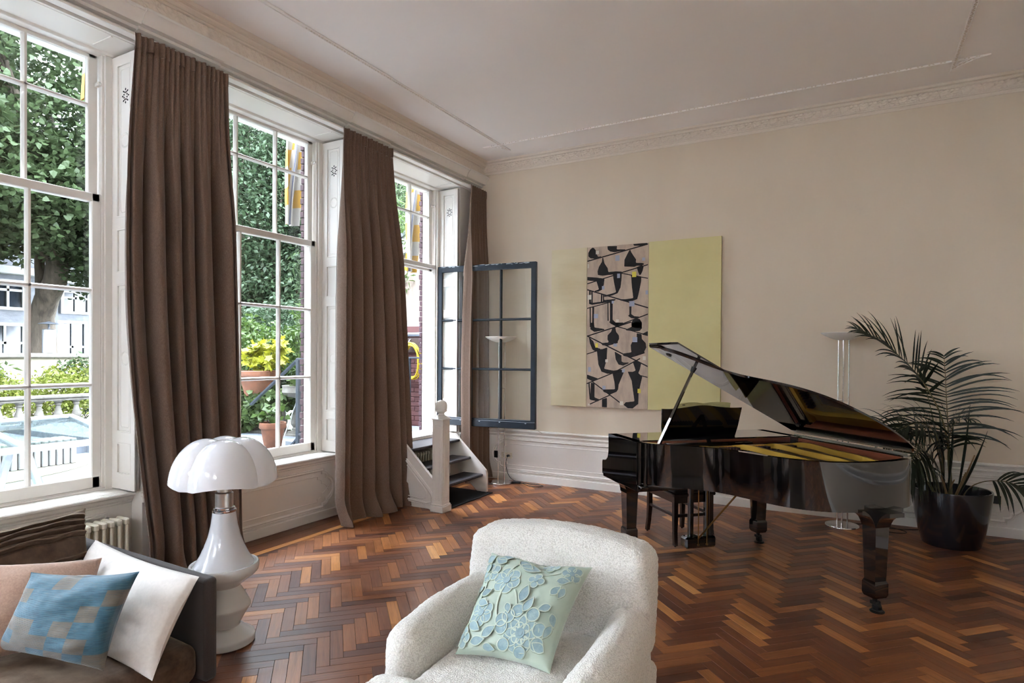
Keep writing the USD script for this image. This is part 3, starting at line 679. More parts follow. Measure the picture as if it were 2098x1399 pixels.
# ---- hedge, garden wall, flue
for i, (y0, lab) in enumerate(((-1.3, "near the corner"), (-2.5, "in the middle"), (-3.9, "at the far end"))):
    shrub("hedge_shrub", f"yellow green leafy shrub behind the balustrade {lab}", (-8.2, y0, -0.1), [((-8.1, y0 - 0.1, 0.9), (0.55, 0.75, 0.42), 85, 0.10), ((-8.3, y0 + 0.3, 1.02 - 0.1 * i), (0.45, 0.55, 0.34), 55, 0.09), ((-8.0, y0, 0.35), (0.5, 0.75, 0.4), 30, 0.12)], "rhomb", "leaf_yellow", 0.075, 40 + i)
shrub("hedge_shrub", "dark green shrub among the yellow ones by the balustrade", (-8.5, -1.0, -0.1), [((-8.5, -0.7, 1.15), (0.35, 0.5, 0.4), 36, 0.10), ((-8.6, -2.5, 1.2), (0.3, 0.4, 0.5), 24, 0.10), ((-8.5, -0.4, 0.7), (0.5, 0.6, 0.5), 40, 0.1)], "rhomb", "leaf_mid", 0.08, 47)
shrub("sapling", "pale green sapling rising above the hedge near the house", (-9.0, -2.35, -0.1), [((-9.0, -2.35, 1.6), (0.25, 0.30, 0.38), 20, 0.08), ((-8.9, -2.1, 1.25), (0.3, 0.3, 0.25), 16, 0.08)], "slim", "leaf_grape", 0.16, 49)
gw = thing("garden_wall", "cream rendered garden wall with a stone coping behind the hedge", "wall", (-10.8, -3.0, -0.1))
obj("wall_face", MB().box((-0.12, -6, 0), (0.12, 5.2, 1.62)), "cream_render", gw); obj("coping", MB().box((-0.2, -6, 1.62), (0.2, 5.2, 1.72), 0.02), "stone_old", gw)
fl = thing("flue", "galvanised flue pipe with a pointed rain cap behind the wall", "flue", (-11.6, 0.12, 1.0))
obj("pipe", MB().lathe([(0, 0), (0.085, 0), (0.085, 0.62), (0.125, 0.63), (0.125, 1.15), (0.10, 1.165), (0, 1.17)], n=28), "galvanised", fl, 40); obj("cap", MB().lathe([(0, 1.34), (0.20, 1.29), (0.20, 1.28), (0.02, 1.28), (0.02, 1.15), (0, 1.15)], n=28), "lead", fl, 40)

# ---- neighbouring house
h = thing("house", "white painted brick house with dark windows behind the trees", "house", (-17, 0.8, -0.1))
obj("wall_face", MB().box((-2, -9, 0), (0, 2.0, 3.98)).box((-4, 2.0, 0), (-1.2, 7.0, 3.98)), "house_brick", h); obj("eaves", MB().box((-2.2, -9.2, 3.98), (0.3, 2.2, 4.22), 0.02).box((-4.2, 2.2, 3.98), (-0.9, 7.2, 4.22), 0.02), "white_wood", h)
obj("roof", MB().prism([(0.3, 4.22), (-1.6, 8.5), (-4.5, 8.5), (-4.5, 4.22)], 16.4, xz(-9.2)), "house_brick", h)
for y0, y1, z0, z1, xx in ((0.35, 1.05, 3.05, 3.75, 0.0), (-1.3, -0.4, 3.05, 3.75, 0.0), (0.2, 1.05, 1.25, 2.50, 0.0), (-1.3, -0.3, 1.2, 2.5, 0.0), (2.6, 3.3, 0.9, 2.7, -1.2), (3.9, 4.8, 1.3, 2.7, -1.2), (2.7, 3.4, 3.1, 3.7, -1.2), (4.3, 5.2, 3.1, 3.7, -1.2)):
    f = obj("window", MB().prism(sg.box(y0 - .09, z0 - .09, y1 + .09, z1 + .09).difference(sg.box(y0, z0, y1, z1)), 0.08, yz(xx)).box((xx, (y0 + y1) / 2 - .03, z0), (xx + .07, (y0 + y1) / 2 + .03, z1)).box((xx, y0, (z0 + z1) / 2 + .1), (xx + .07, y1, (z0 + z1) / 2 + .17)), "white_wood", h)
    obj("pane", MB().box((xx + 0.001, y0, z0), (xx + 0.02, y1, z1)), "dark_glass", f)

mat("wing_render", lin((128, 132, 136)), 0.9, lin((114, 118, 122)), (1, 1, 1))
# ---- the wing of the house on the far side of the terrace and the trees behind it
wg = thing("house_wing", "tall grey rendered wing of the house beyond the terrace with a plain parapet", "house", (-4.4, -6.32, -0.1))
obj("wall_face", MB().box((-4.6, -0.18, 0), (3.66, 0.18, 6.4)), "wing_render", wg); obj("parapet", MB().box((-4.7, -0.22, 6.4), (3.66, 0.22, 6.6)), "stone_old", wg)
# ---- trees
tree("maple_tree", "big old maple tree with a thick fluted trunk behind the garden wall", (-13.9, 1.15, -0.1), 6.0, 0.36, [((-13.4, 0.9, 8.6), (4.2, 4.6, 4.4), 2300, 0.30), ((-12.6, -0.6, 5.3), (2.6, 2.4, 1.5), 680, 0.26), ((-12.4, 2.4, 4.7), (2.2, 1.8, 1.7), 520, 0.26)], "ivy", "leaf_maple", 0.125, 3)
tree("lime_tree", "leafy tree with hanging yellow green branches over the hedge", (-11.0, 3.4, -0.1), 4.6, 0.16, [((-10.6, 2.6, 6.4), (2.0, 2.1, 3.2), 1100, 0.24), ((-10.9, 2.9, 3.2), (1.5, 1.3, 1.1), 220, 0.2)], "rhomb", "leaf_mid", 0.12, 4)
tree("holly_tree", "dense dark evergreen tree filling the middle window", (-8.6, 3.6, -0.1), 4.2, 0.16, [((-8.4, 3.3, 5.2), (2.2, 2.0, 3.0), 1500, 0.22), ((-7.2, 3.4, 2.9), (1.8, 1.5, 1.4), 460, 0.18), ((-6.3, 4.4, 4.9), (2.0, 1.7, 2.8), 1100, 0.22), ((-8.6, 4.2, 5.2), (1.2, 0.6, 2.4), 420, 0.3)], "rhomb", "leaf_dark", 0.115, 11)
tree("rowan_tree", "tree with feathery leaves and rusty seed clusters by the terrace", (-5.0, 3.3, -0.1), 4.0, 0.10, [((-4.9, 2.9, 4.9), (1.3, 1.2, 1.6), 260, 0.17), ((-4.6, 2.4, 3.1), (1.2, 0.9, 1.0), 200, 0.16)], "slim", "leaf_mid", 0.13, 13)
rg = np.random.default_rng(77)
obj("seed_cluster", foliage(np.vstack([clumps(c, (0.22, 0.2, 0.3), 6, 16, 0.06, rg, 0.3) for c in ((0.2, -1.0, 4.9), (0.5, -1.2, 4.3), (-0.3, -1.0, 5.3), (-0.6, -0.9, 3.5), (0.4, -0.8, 3.3), (-1.2, -0.6, 3.0), (0.1, -1.1, 5.9))]), "slim", 0.09, rg, 0.1, 0.8), "leaf_rust", stage.GetPrimAtPath("/World/rowan_tree"), False)
tree("chestnut_tree", "broad chestnut tree at the far end of the garden", (-13.5, -4.5, -0.1), 6.0, 0.34, [((-13.0, -4.2, 7.0), (3.6, 3.4, 5.2), 700, 0.36)], "maple", "leaf_maple", 0.26, 33)
tree("ash_tree", "tall light green tree seen above the stucco gable", (-5.5, 8.5, -0.1), 6.5, 0.2, [((-5.2, 8.0, 7.6), (2.8, 2.4, 4.2), 1400, 0.28), ((-2.6, 7.0, 6.6), (2.0, 1.6, 3.2), 900, 0.26)], "rhomb", "leaf_mid", 0.15, 17)
shrub("laurel_shrub", "broad dark laurel bush behind the ivy balustrade", (-5.2, 1.2, -0.1), [((-5.4, 1.3, 1.7), (1.4, 0.9, 1.0), 330, 0.13), ((-3.7, 1.2, 1.9), (0.9, 0.7, 0.9), 190, 0.12), ((-4.3, 0.4, 1.2), (1.3, 0.5, 0.5), 150, 0.11)], "rhomb", "leaf_dark", 0.10, 19)
shrub("grape_vine", "light green climbing plant with thin twigs over the balustrade", (-4.3, -0.2, 0.0), [((-4.2, -0.35, 1.65), (0.75, 0.3, 0.55), 110, 0.10), ((-3.0, -0.2, 1.75), (0.7, 0.3, 0.40), 60, 0.10), ((-4.9, -0.5, 1.2), (0.5, 0.3, 0.5), 60, 0.10)], "rhomb", "leaf_grape", 0.085, 21)
shrub("wisteria", "yellowish green climber hanging beside the black stair rail", (-2.6, 0.0, 0.0), [((-2.7, -0.1, 2.2), (0.55, 0.25, 0.32), 70, 0.10), ((-2.2, -0.35, 1.72), (0.25, 0.12, 0.16), 10, 0.07), ((-2.75, -0.5, 1.3), (0.35, 0.15, 0.25), 22, 0.08), ((-2.3, 0.6, 3.2), (0.9, 0.4, 0.8), 150, 0.13)], "slim", "leaf_grape", 0.12, 23)
solo("fence", MB().box((-3.2, 0.32, 0.3), (-1.75, 0.36, 2.0)), "fence_dark", "dark board fence behind the stair rail", "fence")

# ---- black rail of the landing, stair string
def railing(label, posts, rails, diag, z0):
    t = thing("railing", label, "railing", (posts[0][0], posts[0][1], z0))
    o = np.array([posts[0][0], posts[0][1], z0])
    for p in posts: obj("post", MB().box(np.array([p[0] - .021, p[1] - .021, p[2]]) - o, np.array([p[0] + .021, p[1] + .021, p[3]]) - o, 0.003), "iron_blue_black", t)
    for a, b in rails + diag:
        a, b = np.array(a) - o, np.array(b) - o; d = b - a; L = np.linalg.norm(d); z = d / L; x = np.cross(z, (0, 0, 1)); x /= np.linalg.norm(x); y = np.cross(z, x)
        bb = MB().box((-.02, -.012, 0), (.02, .012, L), 0.003); obj("bar", MB().add(bb.V() @ np.stack([x, y, z], 1).T + a, bb.F()), "iron_blue_black", t)
railing("black iron stair railing outside the middle window", [(-1.157, -2.12, 0.5, 1.58)], [((-1.157, -2.12, 1.57), (-0.74, -2.12, 1.57)), ((-1.157, -2.12, 0.72), (-0.74, -2.12, 0.72))], [((-1.157, -2.12, 1.57), (-1.95, -2.12, 1.02)), ((-1.157, -2.12, 0.68), (-1.33, -2.12, 0.52))], 0.5)
railing("black iron railing in front of the hanging garden hose", [(-1.163, -0.12, 0.6, 1.58)], [((-2.0, -0.12, 1.585), (-0.74, -0.12, 1.585))], [], 0.6)
solo("landing", MB().box((-1.45, -2.05, 0.50), (-0.725, -0.06, 0.62), 0.006).box((-1.45, -2.03, 0.30), (-0.725, -0.08, 0.50)), "zinc", "pale metal landing outside the open garden door", "landing")
solo("stair_string", MB().prism([(-2.75, 1.0), (-2.75, 1.12), (-2.05, 1.66), (-1.95, 1.66), (-1.95, 1.0)], 0.08, xz(-0.75)), "white_wood", "pale sloping side of an outdoor stair beyond the railing", "stair")
solo("cane", MB().tube([(-2.28, -1.14, 0.97), (-2.33, -1.30, 0.52)], 0.008), "white_wood", "thin white cane leaning on the balustrade", "cane")

# ---- neighbour's wall: bricks, lead, stucco gable, hose
nw = thing("side_wall", "maroon painted brick wall with a lead flashing under the stucco gable", "wall", (-1.4, 0.25, 0.3))
obj("core", MB().box((-1.6, 0.02, 0), (0.66, 0.3, 1.75)), "mortar", nw)
rg = np.random.default_rng(5)
for r in range(23):
    z = 0.002 + r * 0.0705; x = -0.9 - (0.105 if r % 2 else 0) + rg.uniform(-.01, .01)
    while x < 0.66:
        x1 = min(x + 0.20, 0.665)
        if x1 - x > 0.03: obj("brick", MB().box((x, 0.006 + rg.uniform(0, .006), z), (x1, 0.03, z + 0.0625), 0.004), "brick_maroon", nw)
        x += 0.21
obj("flashing", MB().prism([(0.02, 1.62), (-0.02, 1.60), (-0.025, 1.63), (0.02, 1.66), (0.10, 1.78), (0.3, 1.78), (0.3, 1.62)], 2.2, lambda v: np.stack([v[:, 2] - 1.6, v[:, 0], v[:, 1]], 1)), "lead", nw)
obj("hook_board", MB().box((-0.45, -0.012, 1.36), (0.62, 0.006, 1.58), 0.003), "plank_dark", nw)
for x in (-0.28, -0.02, 0.2, 0.42): obj("hook", MB().tube(spl([(x, -0.01, 1.56), (x, -0.05, 1.53), (x, -0.055, 1.47), (x, -0.02, 1.44)], 10), 0.007, 6), "galvanised", nw)
gb = thing("gable", "rough beige stucco gable with a white barge board", "gable", (-1.4, 0.42, 2.0))
obj("wall_face", MB().prism([(-1.8, 0), (0.7, 0), (0.7, 2.6), (0.3, 1.85), (-1.8, 0.55)], 0.2, lambda v: np.stack([v[:, 0], v[:, 2], v[:, 1]], 1)), "stucco", gb)
bp = lambda o0, o1: [(-1.8, 0.55 + o0), (0.3, 1.60 + o0), (0.9, 1.90 + o0), (0.9, 1.90 + o1), (0.3, 1.60 + o1), (-1.8, 0.55 + o1)]
obj("barge_board", MB().prism(bp(-0.15, 0.10), 0.05, lambda v: np.stack([v[:, 0], v[:, 2] - 0.06, v[:, 1]], 1)), "white_wood", gb)
obj("roof_edge", MB().prism(bp(0.10, 0.16), 0.3, lambda v: np.stack([v[:, 0], v[:, 2] - 0.09, v[:, 1]], 1)), "lead", gb)
hs = thing("garden_hose", "coiled yellow garden hose hanging on hooks by the open door", "hose", (-1.36, 0.20, 1.55))
for i in range(6):
    a, b, ox, oz = 0.165 + 0.018 * rg.uniform(-1, 1), 0.245 + 0.03 * rg.uniform(-1, 1), 0.02 * rg.uniform(-1, 1), -0.03 * rg.uniform(0, 1)
    obj("coil", MB().tube([(ox + a * math.cos(t) * (1 - 0.12 * math.sin(t)), -0.012 * i + 0.008 * math.sin(3 * t + i), oz + b * math.sin(t)) for t in np.linspace(0, 2 * PI, 40)], 0.0115, 8), "hose_yellow", hs, True)
obj("loose_end", MB().tube(spl([(-0.16, -0.03, 0.05), (-0.185, -0.04, -0.1), (-0.19, -0.04, -0.2), (-0.215, -0.045, -0.33)], 16), 0.0115, 8), "hose_yellow", hs, True)

# ---- brick jambs outside the windows, gathered striped awnings
bj = MB(); rg = np.random.default_rng(9)
for k in range(4):
    for r in range(46):
        z = 0.60 + r * 0.0702; d = 0.11 if r % 2 else 0.20
        bj.box((-0.785 + d * 0.12, YR[k] + 0.035 + rg.uniform(0, .008), z), (-0.722, YR[k] + 0.09, z + 0.062), 0.004)
tag(obj("brick_jamb", bj, "brick_purple"), "purple brick edging outside the window openings", "brickwork", kind="stuff")
for k, lab in ((0, "outside the garden door window"), (1, "outside the middle window"), (2, "outside the window behind the sofa")):
    a = thing("awning", f"gathered yellow and white striped awning hanging {lab}", "awning", (-0.93, YR[k] + 0.12 - (0.02 if k else 0), 2.75))
    w = (0.17, 0.12, 0.05)[k]; Z0, Z1 = (0.0, 0.25, 0.85)[k], 1.5; nu, nz = 26, 40
    u, z = np.meshgrid(np.linspace(0, 1, nu), np.linspace(Z0, Z1, nz), indexing="ij")
    yy = -w + 2 * w * u * (0.75 + 0.25 * z / 1.5) + 0.05 * (z - 0.75); xx = 0.04 * np.sin(u * 15 + 1.5 * z) + 0.02 * np.sin(4 * z + 6 * u)
    V = np.stack([xx, yy, z], -1).reshape(-1, 3); F = grid_faces(nu, nz); uc = (F[:, 0] // nz) / (nu - 1); zc = Z0 + (F[:, 0] % nz) / (nz - 1) * (Z1 - Z0)
    kind = np.where((np.abs(uc - 0.40) < 0.02) | (np.abs(uc - 0.52) < 0.02) | (np.abs(uc - 0.62) < 0.02), 2, np.where(((np.floor(uc * 3.2) + np.floor(zc / 0.21)) % 2 == 0) & ((uc < 0.33) | (uc > 0.68)), 1, 0))
    for q, mt in enumerate(("awning_white", "awning_yellow", "awning_line")): obj(("cloth", "yellow_check", "grey_stripe")[q], pruned(V, F[kind == q]), mt, a, True)
    obj("arm", MB().tube([(0.16, 0.0, 1.49), (-0.05, 0, 1.49)], 0.01), "galvanised", a)

# ================================================================ FITTINGS BY THE WINDOW WALL
mk("linen", {"tc": ("texture_coordinate", {}), "m1": ("mapping", {"scale": (150, 150, 900)}), "n1": ("noise_texture", {"scale": 1.0, "detail": 3.0}), "m2": ("mapping", {"scale": (900, 900, 60)}), "n2": ("noise_texture", {"scale": 1.0, "detail": 2.0}),
    "mx": ("math", {"math_type": "add"}), "r": ("rgb_ramp", {"ramp": [(0.30, lin((88, 68, 56))), (0.5, lin((118, 96, 82))), (0.7, lin((150, 128, 112)))]}), "hf": ("math", {"math_type": "multiply", "value2": 0.5}),
    "b": ("bump", {"strength": 0.35, "distance": 0.002}), "p": ("principled_bsdf", {"roughness": 0.9, "sheen_weight": 0.25, "specular_ior_level": 0.2}), "t": ("translucent_bsdf", {}), "m": ("mix_closure", {"fac": 0.10})},
   [("tc.object", "m1.vector"), ("m1.vector", "n1.vector"), ("tc.object", "m2.vector"), ("m2.vector", "n2.vector"), ("n1.fac", "mx.value1"), ("n2.fac", "mx.value2"), ("mx.value", "hf.value1"), ("hf.value", "r.fac"), ("hf.value", "b.height"),
    ("r.color", "p.base_color"), ("b.normal", "p.normal"), ("r.color", "t.color"), ("p.BSDF", "m.closure1"), ("t.BSDF", "m.closure2")], "m.closure")
mat("tread_dark", lin((66, 62, 66)), 0.45, lin((48, 44, 48)), (4, 30, 4))
mat("mat_black", lin((24, 24, 30)), 0.95, bump=((220, 220, 220), 0.5, 0.003))
mat("casement_paint", lin((28, 36, 44)), 0.32, lin((38, 48, 58)), (5, 5, 5), bump=((40, 40, 12), 0.15, 0.003))
mat("chipped_paint", lin((168, 174, 180)), 0.7)
mat("radiator_cream", lin((232, 226, 208)), 0.4)
mat("lamp_white", lin((222, 222, 226)), 0.12, coat_weight=0.5, coat_roughness=0.04)
mat("lamp_base_white", lin((208, 208, 212)), 0.22, coat_weight=0.3)
mat("ceramic_white", lin((206, 205, 203)), 0.18, coat_weight=0.4)
mat("frosted_glass", lin((236, 230, 220)), 0.35)

def cloth_sheet(f, nu, nz):
    """closed thin cloth from a surface f(u, t) -> xyz"""
    u, t = np.meshgrid(np.linspace(0, 1, nu), np.linspace(0, 1, nz), indexing="ij"); V = f(u, t)
    du = np.gradient(V, axis=0); dt = np.gradient(V, axis=1); n = np.cross(du, dt); n /= np.maximum(np.linalg.norm(n, axis=2, keepdims=True), 1e-9)
    A = V.reshape(-1, 3); B = (V - n * 0.003).reshape(-1, 3); F = grid_faces(nu, nz); N = len(A)
    e = [i * nz for i in range(nu)] + [(nu - 1) * nz + j for j in range(nz)] + [i * nz + nz - 1 for i in range(nu)][::-1] + [j for j in range(nz)][::-1]
    E = []
    for a, b in zip(e[:-1], e[1:]):
        if a != b: E += [(a, b, N + b), (a, N + b, N + a)]
    return np.vstack([A, B]), np.vstack([F, F[:, ::-1] + N, np.array(E)])

def curtain(label, yt0, yt1, yb0, yb1, folds, seed, xt=0.035, xb=0.075, flare=0.07, ztop=3.80, puddle=0.10, lead=0.0):
    rg = np.random.default_rng(seed); c = thing("curtain", label, "curtain", (xt, (yt0 + yt1) / 2, 0)); oy = (yt0 + yt1) / 2
    ph = rg.uniform(0, 6.28, 8); wv = rg.uniform(0.7, 1.3, 8); HZ = ztop
    centres = np.sort(np.r_[(np.arange(folds) + 0.5) / folds + rg.uniform(-0.25, 0.25, folds) / folds]); amps = rg.uniform(0.55, 1.25, folds)
    def fold(u):
        """deep rounded folds of uneven width"""
        g = np.interp(u, np.r_[0, centres, 1], np.arange(folds + 2)); k = np.clip(np.round(g).astype(int), 0, folds - 1)
        return (2.2 * np.abs(np.cos(PI * g)) ** 0.85 - 1.2) * amps[k], g
    def body(u, t):
        s = t; z = HZ - 0.095 - (HZ - 0.095) * s             # t 0 under the header, 1 at the floor
        w = smoothstep(0.0, 0.32, s)
        lo = (yt0 - oy) * (1 - s) + (yb0 - oy) * s + lead * np.sin(PI * np.clip(s * 1.1, 0, 1)); hi = (yt1 - oy) * (1 - s) + (yb1 - oy) * s
        cfold, g = fold(u + 0.012 * np.sin(5 * s + ph[0]) * (1 - u) * u * 4)
        pleat = np.cos(2 * PI * u * folds * 3 + 0.8 * np.sin(2 * PI * u * 2 + ph[1]))
        y = lo + (hi - lo) * u + (0.020 * np.sin(2 * PI * g + ph[2]) * w)
        x = (xb - xt) * s + flare * (0.30 + 0.75 * w) * 0.62 * cfold * (0.25 + 0.75 * w) + 0.010 * pleat * (1 - w) + 0.012 * np.sin(9 * u + 3 * s + ph[3]) * w
        # break on the floor: the last stretch of cloth turns out and lies down
        zz = z.copy(); p = smoothstep(0.93, 1.0, s)
        zz = np.where(s > 0.93, np.maximum(zz, 0) * (1 - 0.4 * p) + 0.008 + 0.012 * (1 + np.sin(14 * u + ph[4])) * p * 0.6, zz)
        x = x + puddle * p * (0.55 + 0.45 * np.sin(11 * u + ph[5])) ; y = y + 0.03 * p * np.sin(17 * u + ph[6])
        zz = zz - 0.004 * np.cos(2 * PI * g) * (1 - w)
        return np.stack([x, y, np.maximum(zz, 0.006)], -1)
    V, F = cloth_sheet(body, 46 * folds if folds < 8 else 30 * folds, 90)
    obj("drape", (V, F), "linen", c, True)
    def head(u, t):
        y = (yt0 - oy) + (yt1 - yt0) * u; pl = np.cos(2 * PI * u * folds * 3 + 0.8 * np.sin(2 * PI * u * 2 + ph[1]))
        x = 0.004 + 0.011 * pl + 0.004 * np.sin(2 * PI * u * 7 + ph[7]); z = HZ - 0.100 * t + 0.004 * np.sin(2 * PI * u * folds * 1.5 + ph[2])
        return np.stack([x + 0.003 * np.sin(t * PI), y, z], -1)
    obj("gathered_header", cloth_sheet(head, 26 * folds, 8), "linen", c, True)
    return c
curtain("wide brown linen curtain hanging beside the white mushroom lamp", -4.625, -3.915, -4.56, -3.86, 6, 3, xb=0.10, flare=0.125, lead=-0.10, puddle=0.06)
curtain("brown linen curtain gathered beside the white steps", -2.665, -1.945, -2.77, -1.66, 6, 8, xb=0.08, flare=0.120, puddle=0.13)
curtain("narrow brown linen curtain in the room corner behind the open casement", -0.405, -0.035, -0.52, -0.05, 5, 12, xb=0.05, flare=0.075, puddle=0.10, lead=-0.06)
solo("curtain_rail", MB().box((-0.062, -10.1, 3.795), (0.012, -0.01, 3.812), 0.003).box((-0.08, -10.1, 3.811), (-0.03, -0.01, 3.83)), "white_paint", "slim white curtain rail under the crown over all windows", "curtain rail")

# ---- radiators (steel columns)
def radiator(label, x, y0, n, z0, H, pitch=0.05, depth=0.10):
    t = thing("radiator", label, "radiator", (x, y0, z0))
    for i in range(n):
        m = MB(); y = i * pitch
        for dx in (-depth / 2, 0, depth / 2): m.tube([(dx, y, 0.02), (dx, y, H - 0.02)], 0.0125, 10)
        m.box((-depth / 2 - 0.016, y - 0.017, H - 0.05), (depth / 2 + 0.016, y + 0.017, H), 0.010); m.box((-depth / 2 - 0.016, y - 0.017, 0), (depth / 2 + 0.016, y + 0.017, 0.05), 0.010)
        obj("column", m, "radiator_cream", t)
    obj("header_pipe", MB().tube([(0, -0.02, 0.03), (0, pitch * (n - 1) + 0.02, 0.03)], 0.014, 10).tube([(0, -0.02, H - 0.03), (0, pitch * (n - 1) + 0.02, H - 0.03)], 0.014, 10), "radiator_cream", t)
    for y in (0.02, pitch * (n - 2)): obj("foot", MB().box((-0.03, y, -z0), (0.03, y + 0.04, 0.01)), "radiator_cream", t)
radiator("cream column radiator under the window behind the sofa", -0.155, -5.84, 26, 0.10, 0.375)
radiator("cream column radiator behind the open steps", -0.170, -1.72, 20, 0.06, 0.42)

# ---- steps to the garden door
st = thing("steps", "white painted steps with dark treads up to the garden door", "steps", (0.1, -1.3, 0))
def stringer(y0, y1, extra=False):
    pts = [(-0.52, 0.0), (0.42, 0.0), (0.445, 0.05), (0.445, 0.215), (0.415, 0.245), (-0.03, 0.655), (-0.06, 0.665), (-0.34, 0.665), (-0.34, 0.52), (-0.50, 0.30)]
    return MB().prism([(x, z) for x, z in ((0.335, 0.0), (0.452, 0.0), (0.452, 0.225), (0.44, 0.265), (0.0, 0.672), (-0.34, 0.672), (-0.34, 0.40), (-0.12, 0.40))], y1 - y0, lambda v: np.stack([v[:, 0], y0 + v[:, 2], v[:, 1]], 1))
obj("stringer", stringer(0.47, 0.505), "white_paint", st)
m = stringer(-0.50, -0.465).prism([(-0.34, 0.0), (0.40, 0.0), (0.40, 0.28), (0.0, 0.66), (-0.34, 0.66)], 0.02, lambda v: np.stack([v[:, 0], -0.485 + v[:, 2], v[:, 1]], 1))
obj("stringer", m, "white_paint", st)
pm = MB(); pth = [(-0.30, 0.10), (0.30, 0.06), (0.365, 0.075), (0.385, 0.12), (0.37, 0.165), (0.35, 0.19), (0.33, 0.215), (0.03, 0.50), (-0.02, 0.525), (-0.30, 0.535)]
for ins, pr in ((0, MOULD), (1, [(-0.006, 0), (0, 0.006), (0.006, 0)])):
    q = np.array(pth) if not ins else (np.array(pth) - [0.05, 0.28]) * 0.80 + [0.04, 0.28]
    pm.sweep(pr, [(a, -0.5005, b) for a, b in q], (0, -1, 0), closed=True)
obj("panel_moulding", pm, "white_paint", st)
for i, (xa, xb, z) in enumerate(((-0.34, 0.075, 0.610), (-0.04, 0.235, 0.412), (0.13, 0.405, 0.222))):
    obj("tread", MB().box((xa, -0.468, z - 0.028), (xb, 0.472, z), 0.006), "tread_dark", st)
obj("threshold", MB().box((-0.53, -0.60, 0.628), (-0.30, 0.74, 0.650), 0.004), "white_paint", st)
np_ = thing("newel_post", "square white newel post with a turned cap at the foot of the steps", "newel post", (0.585, -1.80, 0))
m = MB().box((-0.066, -0.066, 0), (0.066, 0.066, 0.955), 0.006)
obj("shaft", m, "white_paint", np_)
obj("plinth", MB().box((-0.082, -0.082, 0), (0.082, 0.082, 0.07), 0.006).box((-0.075, -0.075, 0.07), (0.075, 0.075, 0.085), 0.006), "white_paint", np_)
pm = MB()
for sgn, ax in ((-1, 1), (1, 1), (-1, 0), (1, 0)):
    for a, b, z0, z1, pr in ((-0.040, 0.040, 0.13, 0.90, 0.0035), (-0.028, 0.028, 0.15, 0.88, 0.003)):
        loop = [(a, z0), (b, z0), (b, z1 - 0.012), (b - 0.012, z1), (a + 0.012, z1), (a, z1 - 0.012)]
        P3 = [((x, sgn * 0.066, z) if ax else (sgn * 0.066, x, z)) for x, z in loop]
        pm.sweep([(-0.004, 0), (0, pr), (0.004, 0)], P3, (0, sgn, 0) if ax else (sgn, 0, 0), closed=True)
obj("panel_bead", pm, "white_paint", np_)
cap = MB().hull([(a * 0.074, b * 0.074, 0.955) for a in (-1, 1) for b in (-1, 1)] + [(a * 0.074, b * 0.074, 0.965) for a in (-1, 1) for b in (-1, 1)] + [(0.034 * math.cos(t), 0.034 * math.sin(t), 1.0) for t in np.arange(16) * PI / 8])
cap.lathe([(0.034, 0.995), (0.038, 1.003), (0.030, 1.012), (0.030, 1.02), (0.044, 1.034), (0.058, 1.042), (0.060, 1.055), (0.056, 1.06), (0.060, 1.066), (0.061, 1.10), (0.056, 1.128), (0.042, 1.146), (0.02, 1.155), (0, 1.157)], n=32)
obj("cap", cap, "white_paint", np_, 35)
solo("door_mat", MB().box((-0.02, -1.755, 0.001), (0.625, -0.805, 0.012), 0.003), "mat_black", "flat black mat lying under the steps", "mat")

# ---- the open casement
HX, HY, TX, TY = -0.415, -0.462, 0.952, -0.335
an = math.atan2(TY - HY, TX - HX); WL = math.hypot(TX - HX, TY - HY)
cw = thing("casement_window", "dark blue black nine pane casement window standing open into the room", "window", (HX, HY, 0.725), an)
Z1 = 2.045; d = 0.024
m = MB()
m.box((0, -d, 0), (0.065, d, Z1), 0.004).box((WL - 0.065, -d, 0), (WL, d, Z1), 0.004).box((0.06, -d, 0), (WL - 0.06, d, 0.105), 0.004).box((0.06, -d, Z1 - 0.075), (WL - 0.06, d, Z1), 0.004)
m.box((0.0, -d - 0.012, 0.0), (WL, -d + 0.006, 0.085), 0.005)
obj("casement_frame", m, "casement_paint", cw)
gx = [0.065 + (WL - 0.13) * i / 3 for i in range(4)]; gz = [0.105 + (Z1 - 0.18) * i / 3 for i in range(4)]; m = MB()
for x in gx[1:3]: m.prism([(-0.016, -0.018), (0.016, -0.018), (0.016, -0.004), (0.006, 0.018), (-0.006, 0.018), (-0.016, -0.004)], Z1 - 0.18, lambda v, x=x: np.stack([x + v[:, 0], -v[:, 1], 0.105 + v[:, 2]], 1))
for z in gz[1:3]: m.prism([(-0.016, -0.018), (0.016, -0.018), (0.016, -0.004), (0.006, 0.018), (-0.006, 0.018), (-0.016, -0.004)], WL - 0.13, lambda v, z=z: np.stack([0.065 + v[:, 2], -v[:, 1], z + v[:, 0]], 1))
obj("glazing_bar", m, "casement_paint", cw)
for i in range(3):
    for j in range(3): obj("pane", MB().box((gx[i], 0.002, gz[j]), (gx[i + 1], 0.005, gz[j + 1])), "window_pane", cw, False)
ch = MB(); rg = np.random.default_rng(4)
for i in range(34):
    x = rg.uniform(0.05, WL - 0.05); w = rg.uniform(0.008, 0.05); z = Z1 - rg.uniform(0.002, 0.016)
    ch.prism(sg.Polygon([(x + w * math.cos(t) * rg.uniform(.6, 1), z + 0.0045 * math.sin(t) * rg.uniform(.5, 1)) for t in np.arange(9) * 2 * PI / 9]), 0.0008, lambda v: np.stack([v[:, 0], -d - v[:, 2], v[:, 1]], 1))
for x in (0.35, 0.62, 0.90, 1.25): ch.prism(ell(x, 0.07, 0.012, 0.006, 10), 0.0008, lambda v: np.stack([v[:, 0], -d - 0.012 - v[:, 2], v[:, 1]], 1))
tag(obj("paint_chip", ch, "chipped_paint", cw), "pale chips in the dark paint", kind="stuff")
